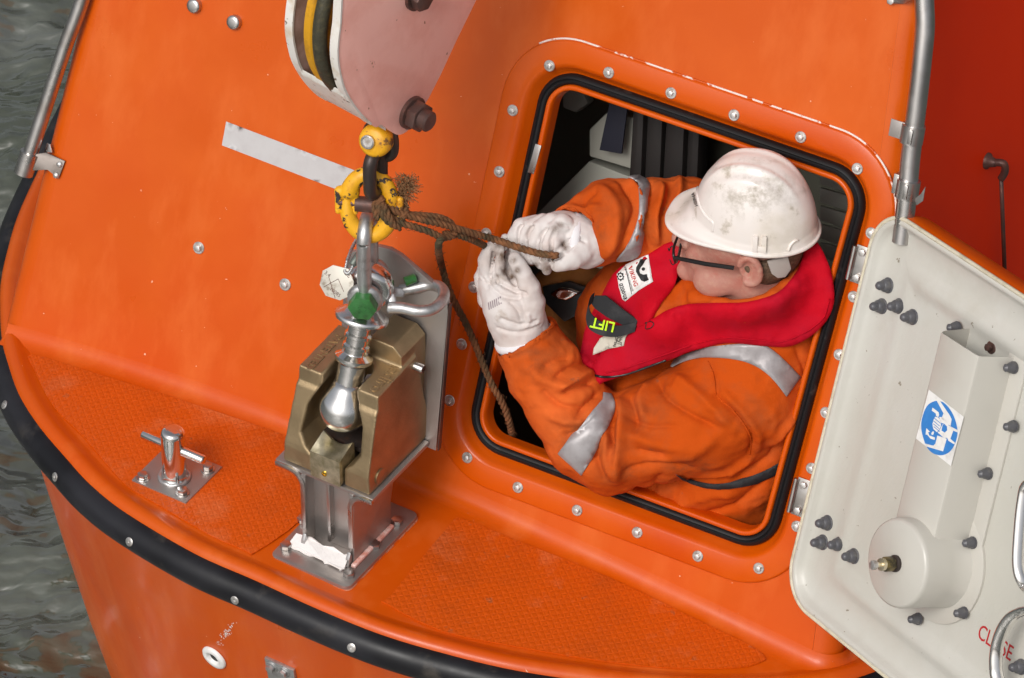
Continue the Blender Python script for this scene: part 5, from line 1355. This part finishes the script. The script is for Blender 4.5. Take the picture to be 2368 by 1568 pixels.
# text laid on the jacket through a pixel frame
def jtext(s, cx, cy, ang, size, m_, tree, par, lift=3.2, bold=0, sx=1, name='print'):
    V, Fs = textmesh(s, size, 0, bold); a = R(ang); VV = []
    for v in V:
        X = v.x*sx; Y = v.y; x = cx+X*math.cos(a)+Y*math.sin(a); y = cy+X*math.sin(a)-Y*math.cos(a)
        P, n_ = shoot(tree, x, y)
        if P is None: P = at(x, y, cdep(wp(x, y, 60))); n_ = -F
        if n_.dot(F) > 0: n_ = -n_
        VV.append(P+n_*lift)
    return mesh(name, VV, Fs, m_, par, smooth=False)
redp = mat('red_print', (.50,.03,.02), .6)
jtext('VIKING', 1465, 640, 72, 15, redp, j1b, la, bold=.2, sx=1.0)
jtext('LIFE-SAVING EQUIPMENT', 1455, 645, 72, 5.5, M['blk'], j1b, la)
jtext('0200/03', 1442, 674, 72, 12, M['blk'], j1b, la, bold=.2)
def jpoly(pts, m_, tree, par, lift=3.2, name='print'):
    vv, ff = fill2(pts, 6); VV = []
    for x, y in vv:
        P, n_ = shoot(tree, x, y)
        if P is None: P = at(x, y, cdep(wp(x, y, 60))); n_ = -F
        if n_.dot(F) > 0: n_ = -n_
        VV.append(P+n_*lift)
    return mesh(name, VV, ff, m_, par, smooth=False)
def z4(x, y): return (1066+x*.3398, 414+y*.3398)
jpoly([z4(*p) for p in [(1258,542),(1240,580),(1215,618),(1222,640),(1245,650),(1268,645),(1280,690),(1255,704),(1230,690),(1195,628),(1196,600),(1228,545)]], M['blk'], j1b, la)
jpoly([z4(1246+math.cos(a)*19, 610+math.sin(a)*19) for a in np.linspace(0, 6.28, 16, endpoint=False)], lab, j1b, la, 3.6)
jpoly([z4(1246+math.cos(a)*12, 610+math.sin(a)*12) for a in np.linspace(0, 6.28, 14, endpoint=False)], M['blk'], j1b, la, 4.0)
star = []
for i in range(16):
    a = i*math.pi/8; r_ = 7.5 if i%2 else 10.5; star.append((1436.5+math.cos(a)*r_*.85, 639+math.sin(a)*r_))
jpoly(star, M['blk'], j1b, la); jpoly([(1436.5+math.cos(a)*4.6, 639+math.sin(a)*5.4) for a in np.linspace(0, 6.28, 12, endpoint=False)], lab, j1b, la, 3.6); jpoly([(1436.5+math.cos(a)*2, 639+math.sin(a)*2.2) for a in np.linspace(0, 6.28, 8, endpoint=False)], M['blk'], j1b, la, 4.0)
for a, b in (((1448,622),(1462,680)),):
    P3 = [shoot(j1b, a[0]+(b[0]-a[0])*t, a[1]+(b[1]-a[1])*t)[0] for t in (0,.25,.5,.75,1)]; P3 = [p+N*2.6 for p in P3 if p]
    if len(P3) > 2: mesh('print', *tube(P3, .8, 5), M['blk'], la)
lab2 = mat('dirty_cream_label', (.56,.53,.44), .6, var=((.12,.11,.09), 40, .55, .66, 8))
lb_ = drape([(1371,821),(1373,805),(1388,782),(1420,764),(1474,744),(1464,760),(1448,780),(1443,800),(1405,808)], 'dirty_label', lab2, 1.5, 7, j2, j2b, 1.5)
jtext('FRONT', 1436, 782, 100, 11, M['blk'], j2b, lb_, 3.0, .2); jtext('OPEN', 1424, 790, 100, 10, M['blk'], j2b, lb_, 3.0, .2)
# lifting strap loop
strp = [(1372,688,78),(1362,700,92),(1358,722,96),(1366,745,92),(1395,762,88),(1432,766,84),(1470,756,80)]
C_ = [wp(x, y, h) for x, y, h in strp]; C_ = spline(C_, 6)
V, Fs = [], []
for i, p in enumerate(C_):
    t = i/(len(C_)-1); w__ = 17-5*abs(2*t-1); V += [p+U*w__, p-U*w__, p-U*w__-N*3, p+U*w__-N*3]
for i in range(len(C_)-1):
    for k in range(4): k2 = (k+1)%4; Fs.append((i*4+k, i*4+k2, (i+1)*4+k2, (i+1)*4+k))
Fs += [(3,2,1,0), tuple(len(V)-4+k for k in range(4))]
ls_ = fixn(mesh('lift_strap', V, Fs, M['blkweb'], jk, sharp=40)); lsb = bvh(V, Fs)
V2_, F2_ = sheet([(1375,684),(1400,684),(1440,716),(1484,748),(1440,752),(1404,734),(1376,714),(1366,700)], lambda x, y: wp(x, y, 74), 20)
V2_, F2_ = thicken(V2_, F2_, -N*4); fixn(mesh('lift_strap', V2_, F2_, M['blkweb'], jk, sharp=40))
lime = mat('lime_print', (.55,.85,.02), .5)
V, Fs = textmesh('LIFT', 33, 0, .6); a = R(193); VV = []
for v in V:
    X, Y = v.x*.95, v.y; x = 1394+X*math.cos(a)+Y*math.sin(a); y = 750+X*math.sin(a)-Y*math.cos(a); y += (x-1394)*(-.0)
    P, n_ = shoot(lsb, x, y); P = P if P else wp(x, y, 92); VV.append(P-F*2.5)
mesh('print', VV, Fs, lime, ls_, smooth=False)
# marker letters on the jacket
def scrib(pts, tree, par):
    P3 = []
    for x, y in spl2(pts, 4):
        P, n_ = shoot(tree, x, y)
        if P: P3.append(P+(n_ if n_.dot(F) < 0 else -n_)*.6)
    if len(P3) > 2: mesh('marker_letter', *tube(P3, 1.3, 5), M['blk'], par)
scrib([(1545,573),(1548,580),(1552,570),(1572,566)], j1b, j1); scrib([(1549,600),(1556,612),(1566,600),(1560,597)], j1b, j1); scrib([(1492,748),(1500,742),(1512,748),(1506,758),(1494,760),(1496,745)], j2b, j2)
# zip pull and buckle bits at the throat
fixn(mesh('zip_pull', *tube([hd(140,20,-128), hd(142,22,-148), hd(140,24,-160)], [3,2,3], 8), M['brass'], cov))
# ---- gloves
def glove(name, parts, subs=(), lo_=None, hi_=None, dirty=(), creases=(), cuts=()):
    allp = [p for ch_ in parts for p in ch_[0]]; A_ = np.array([list(wp(*p[:3])) for p in allp]); g = SDF(A_.min(0)-90, A_.max(0)+90, 2.6)
    for pts, k in parts: g.chain([wp(*p[:3]) for p in pts], [p[3]-(1.5 if k < 8 else 0) for p in pts], 1.5 if k < 6 else k)
    for pts, k in subs: g.chain([wp(*p[:3]) for p in pts], [p[3] for p in pts], k, 'sub')
    V, Fs = g.mesh(); tr = bvh(V, Fs)
    for pts, rad in cuts:
        P3 = [P for P in (shoot(tr, x, y)[0] for x, y in spl2(pts, 4)) if P]
        if len(P3) > 1: g.chain([p-F*1.5 for p in P3], [rad]*len(P3), 3, 'sub')
    V, Fs = g.mesh(); V = lap(V, Fs, 1, .35); Nn_ = vnorm(V, Fs)
    if (Nn_*(V-V.mean(0))).sum() < 0: Nn_ = -Nn_; Fs = Fs[:, ::-1]
    tr = bvh(V, Fs); dsp = np.zeros(len(V))
    for pts, dep, wd_ in creases:
        P3 = [np.array(P) for P in (shoot(tr, x, y)[0] for x, y in spl2(pts, 4)) if P]
        if len(P3) < 2: continue
        best = np.full(len(V), 1e9)
        for i in range(len(P3)-1):
            a = P3[i]; e = P3[i+1]-a; t = np.clip(((V-a)@e)/((e**2).sum()+1e-6), 0, 1); best = np.minimum(best, np.linalg.norm(V-(a+t[:,None]*e), axis=1))
        dsp += dep*1.5*np.exp(-(best/wd_)**2)
    V = V+Nn_*(dsp+1.8*fbm(V, 26, 2)+2.2*fbm(V, 55, 2, 4))[:,None]
    o = mesh(name, V, Fs, M['glove'], person)
    PXg = pxarr(V); dv = np.zeros(len(V))
    for (x, y, r_) in dirty: dv = np.maximum(dv, np.exp(-(((PXg[:,0]-x)**2+(PXg[:,1]-y)**2)/(r_*1.15)**2)))
    setattr_(o, 'dirt', dv); fixn(o)
    return o, bvh(V, Fs)
near_parts = [
 ([(1214,790,140,64),(1203,760,150,62),(1190,728,160,63),(1182,700,170,64),(1170,676,172,56)], 12),
 ([(1178,700,168,46),(1150,672,174,38),(1136,656,176,30)], 12),
 ([(1142,664,182,24),(1126,634,190,20),(1124,602,198,19),(1132,578,206,17),(1144,563,212,13)], 3),          # index
 ([(1160,660,188,24),(1152,632,196,19),(1156,604,202,16),(1160,582,204,15),(1164,566,202,13),(1168,550,196,12)], 3),   # middle, tip past the rope
 ([(1180,655,180,22),(1180,622,176,16),(1182,590,170,15),(1186,568,165,13)], 3),
 ([(1128,690,160,26),(1116,656,158,19),(1112,640,160,16),(1116,622,164,14)], 4),
 ([(1222,728,172,40),(1228,698,182,33),(1224,666,194,27),(1212,636,206,23),(1198,612,214,20),(1190,600,216,18)], 5),
]
gn, gnb = glove('glove', near_parts, cuts=[([(1140,572),(1141,600),(1142,630),(1150,648)], 4.5), ([(1175,560),(1173,590),(1174,618),(1180,640),(1192,656)], 6), ([(1108,636),(1120,652),(1126,668)], 3.5), ([(1160,622),(1168,628)], 3)], subs= [([(1186,640,240,5),(1192,648,240,5),(1198,656,236,3)], 5)], dirty=[(1158,592,15),(1160,566,12),(1170,628,13),(1186,600,9),(1183,640,9),(1196,625,8),(1150,640,7)],
 creases=[([(1134,640),(1138,610),(1140,585)], -4, 3.5), ([(1172,580),(1172,610),(1180,640)], -6, 5), ([(1150,652),(1180,668),(1215,680)], -5, 5), ([(1160,738),(1200,752),(1240,744)], -3.5, 5), ([(1150,760),(1200,770),(1250,752)], -3, 5), ([(1180,700),(1196,716),(1204,738)], -2.5, 4), ([(1128,655),(1160,685),(1200,690)], -4, 6), ([(1222,730),(1224,745),(1216,755)], 4, 5)])
far_parts = [
 ([(1356,560,108,60),(1326,552,128,58),(1296,540,134,50),(1262,540,130,42)], 12),
 ([(1240,522,160,26),(1206,526,176,22),(1190,545,184,19),(1192,572,184,16),(1204,588,176,13)], 3),
 ([(1258,518,166,26),(1224,526,184,21),(1209,550,192,19),(1212,582,188,16),(1230,602,176,14)], 2.5),
 ([(1276,516,170,26),(1248,528,190,21),(1235,556,198,20),(1236,588,192,17),(1250,612,178,14)], 2.5),
 ([(1300,520,170,28),(1278,534,190,23),(1264,562,202,21),(1260,594,194,18),(1264,624,176,14)], 2.5),
 ([(1292,548,182,22),(1284,560,196,18),(1290,574,198,15)], 4),
 ([(1338,580,152,38),(1322,592,172,32),(1304,604,186,24),(1288,614,192,17)], 6),
]
gf, gfb = glove('glove', far_parts, cuts=[([(1206,520),(1198,535),(1196,556),(1198,585)], 5), ([(1231,522),(1221,540),(1218,560),(1222,596)], 5), ([(1264,524),(1252,545),(1247,568),(1248,604)], 5.5), ([(1284,536),(1276,556),(1276,596),(1276,622)], 5), ([(1288,582),(1300,570),(1316,560),(1322,566),(1312,578)], 6), ([(1318,556),(1336,549),(1352,552)], 2)], subs= [([(1303,572,222,7),(1314,562,216,6)], 4)], dirty=[(1264,622,12),(1302,566,9),(1256,600,6),(1284,530,9),(1296,520,7),(1240,612,7),(1308,574,7)],
 creases=[([(1206,522),(1198,540),(1198,575)], -5, 3.5), ([(1231,524),(1221,550),(1222,588)], -6, 3.5), ([(1262,530),(1249,555),(1248,600)], -6, 3.5), ([(1318,556),(1335,552),(1352,558)], -4, 4), ([(1290,512),(1300,520),(1318,524)], -3, 5), ([(1270,600),(1285,598),(1300,590)], -5, 4)])
# knitted hems of the gloves and the little fabric tag
def ring(c, d, r, wd_, m_, par, name='glove_hem', fl=1.0, up=None):
    return fixn(mesh(name, *tube([c-d*wd_*.5, c-d*wd_*.2, c+d*wd_*.2, c+d*wd_*.5], [r*.94, r, r, r*.96], 32, flat=fl, up=up), m_, par))
kn_ = mat('knit_cuff', (.74,.72,.74), .7, bump=(300,.4,.0008))
ring(wp(1212,782,145), (wp(1180,694,170)-wp(1214,790,140)).normalized(), 70, 22, kn_, gn)
ring(wp(1328,556,125), (wp(1262,546,150)-wp(1352,560,112)).normalized(), 66, 22, kn_, gf)
fixn(mesh('care_tag', *prism([wp(1126,738,172), wp(1158,730,176), wp(1160,742,176), wp(1148,752,176), wp(1131,756,172)], -N*2, .5), M['white'], gn, smooth=False))
jtext('CE 20', 1142, 745, -14, 9, M['blk'], gnb, gn, 2) if False else None
# printed mark on the back of the glove
vv_, ff_ = [], []
for i in range(7):
    x = 1128+i*4.6; q = [(x, 716-i*2.3-24+8), (x+2.4, 715-i*2.3-24+8), (x+4.5, 728-i*2.3-12), (x+2.2, 729-i*2.3-12)]
    VV = []
    for p in q:
        P, n_ = shoot(gnb, *p); VV.append((P if P else wp(*p, 230))-F*1.2)
    vv_, ff_ = join((vv_, ff_), (VV, [(0,1,2,3)]))
mesh('printed_mark', vv_, ff_, mat('faded_print', (.28,.22,.24), .6), gn, smooth=False)
# ================================================================== ROPE
rope = thing('rope', 'twisted brown fibre rope tied to the yellow coupling and held in two gloves', 'rope', at(1030,540,cdep(LC)))
def hel(path, r, rs, pitch=40, par=rope, name='rope_strand'):
    path = spline(path, 10); L = [0]; r *= .84; rs *= .84
    for i in range(1, len(path)): L.append(L[-1]+(path[i]-path[i-1]).length)
    n = max(8, int(L[-1]/4)); res = []
    j = 0
    for k in range(n+1):
        t = L[-1]*k/n
        while j < len(L)-2 and L[j+1] < t: j += 1
        res.append(path[j].lerp(path[j+1], (t-L[j])/max(1e-6, L[j+1]-L[j])))
    VV, FF = [], []
    a = None; fr_ = []
    for i, p in enumerate(res):
        t = (res[min(i+1,len(res)-1)]-res[max(i-1,0)]).normalized()
        a = (a-t*a.dot(t)).normalized() if a else frame_of(t)[1]; fr_.append((t, a, t.cross(a)))
    for ph in range(3):
        q = [p+(fr_[i][1]*math.cos(i*4/pitch*6.283+ph*2.094)+fr_[i][2]*math.sin(i*4/pitch*6.283+ph*2.094))*r for i, p in enumerate(res)]
        VV, FF = join((VV, FF), tube(q, rs, 8))
    # loose fibres
    for _ in range(int(L[-1]/9)):
        i = random.randrange(1, len(res)-1); d = (fr_[i][1]*random.uniform(-1,1)+fr_[i][2]*random.uniform(-1,1)).normalized(); s0_ = res[i]+d*(r+rs*.8); e0_ = s0_+d*random.uniform(2,8)+fr_[i][0]*random.uniform(-14,14)
        VV, FF = join((VV, FF), tube([s0_, (s0_+e0_)*.5+d*2, e0_], .55, 3))
    return fixn(mesh(name, VV, FF, M['rope'], par))
dl = cdep(LC); dh1 = cdep(wp(1160,560,225)); dh2 = cdep(wp(1285,590,215))
def rp(l): return [at(x, y, dl+(dh1-dl)*t) if t <= 1 else at(x, y, dh1+(dh2-dh1)*(t-1)) for x, y, t in l]
m1 = rp([(898,470,.0),(912,487,.0),(935,496,.05),(975,508,.15),(1020,518,.3),(1060,530,.5),(1105,543,.75),(1150,556,1),(1200,573,1.3),(1245,586,1.65),(1290,592,2)]); m1 = [p-F*14 for p in m1]
hel(m1, 5.0, 5.6)
hel([p-F*8 for p in rp([(893,478,0),(905,500,0),(925,515,.02),(955,524,.1),(990,535,.2),(1022,549,.32),(1046,546,.45),(1052,536,.5),(1042,516,.42),(1015,503,.3),(970,498,.15),(930,495,.02),(905,480,0)])], 4.8, 5.4)
hel([p+F*d for p, d in zip(rp([(1025,540,.4),(1060,544,.5),(1095,556,.7),(1122,568,.85),(1160,585,1.0),(1210,602,1.2),(1270,610,1.5)]), (2,4,20,60,90,90,90))], 4.8, 5.4)
# loop through the yellow link
lp = [lk(30,-25,34), lk(24,-6,36), lk(20,14,32), lk(30,30,22), lk(44,30,0), lk(62,28,-28), lk(86,18,-34), lk(96,0,-28), lk(104,-14,0), lk(96,-26,18)]
hel(lp, 4.8, 5.4)
lp = [lk(78,-46,26), lk(58,-28,38), lk(42,-6,38), lk(30,16,34), lk(40,34,20)]
hel(lp, 4.8, 5.4)
hel([lk(40,22,30), lk(58,-6,40), lk(72,-34,36), lk(92,-54,20)], 4.8, 5.4)
hel([lk(84,18,-30), lk(92,40,-24), lk(84,62,-18)], 4.8, 5.2)
# tail
tail = [at(1026,548,cdep(rp([(1026,548,.33)])[0])-4), at(1014,566,cdep(rp([(1014,566,.3)])[0])), wp(1020,610,105), wp(1042,680,85), wp(1072,738,65), wp(1096,790,50), wp(1116,840,40), wp(1138,890,26), wp(1163,935,0), wp(1180,985,-40), wp(1192,1050,-150)]
hel(tail, 5.0, 5.6)
# frayed end
fc = lk(80,62,-16); VV, FF = [], []
clump = [LA*random.uniform(-6,26)+LZ*random.uniform(-30,22)+LN*random.uniform(-8,8) for _ in range(14)]; cdir = [(LA*random.gauss(.45,.4)+LZ*random.gauss(.35,.5)+LN*random.gauss(0,.4)).normalized() for _ in range(14)]
for i in range(230):
    c_ = i % 14; p = fc+clump[c_]+Vector((random.gauss(0,1),random.gauss(0,1),random.gauss(0,1)))*3.5; d = (cdir[c_]+Vector((random.gauss(0,1),random.gauss(0,1),random.gauss(0,1)))*.28).normalized(); q = [p]; st_l = random.uniform(3,8)
    for k in range(5):
        d = (d+Vector((random.gauss(0,1),random.gauss(0,1),random.gauss(0,1)-.15))*.38).normalized(); q.append(q[-1]+d*st_l)
    VV, FF = join((VV, FF), tube(q, .75, 3))
mesh('frayed_end', VV, FF, mat('frayed_fibre', (.26,.13,.055), .9), rope)
# ================================================================== ORANGE BAG WITH LAMP inside the hatch
bag = thing('bag', 'brown orange canvas bag with a clear lamp on a black mount inside the hatch', 'bag', wp(1320,760,-260))
M['canvas'] = mat('brown_orange_canvas', (.28,.095,.012), .8, var=((.16,.055,.01), 8, .45, .7, 6), bump=(300,.3,.0008), bump2=(20,.4,.004))
def soft(pts, k, name, m_, vox=5, par=bag, amp=5):
    A_ = np.array([list(wp(*p[:3])) for ch_ in pts for p in ch_]); rr_ = max(p[3] for ch_ in pts for p in ch_)+30; g = SDF(A_.min(0)-rr_, A_.max(0)+rr_, vox)
    for ch_ in pts: g.chain([wp(*p[:3]) for p in ch_], [p[3] for p in ch_], k)
    V, Fs = g.mesh(); V = lap(V, Fs, 2); Nn_ = vnorm(V, Fs); V = V+Nn_*(amp*fbm(V, 40, 3))[:,None]
    return fixn(mesh(name, V, Fs, m_, par))
soft([[(1270,660,-240,40),(1300,780,-240,60),(1340,810,-230,60),(1400,840,-240,40)], [(1290,650,-230,26),(1340,640,-220,24),(1400,650,-230,28),(1430,680,-240,40)], [(1400,690,-240,50),(1390,780,-250,55)]], 16, 'bag_body', M['canvas'])
lmc = wp(1313,678,-160)
fixn(mesh('lamp_mount', *prism([wp(x, y, -190) for x, y in ((1258,660),(1320,648),(1380,668),(1372,710),(1310,742),(1268,700))], N*14, 4), M['blk'], bag, sharp=40))
fixn(mesh('lamp', *prism([wp(x, y, -172) for x, y in ((1277,676),(1302,661),(1325,664),(1348,674),(1330,686),(1316,692),(1298,688))], N*22, 7, 3), M['ssp'], bag, sharp=60))
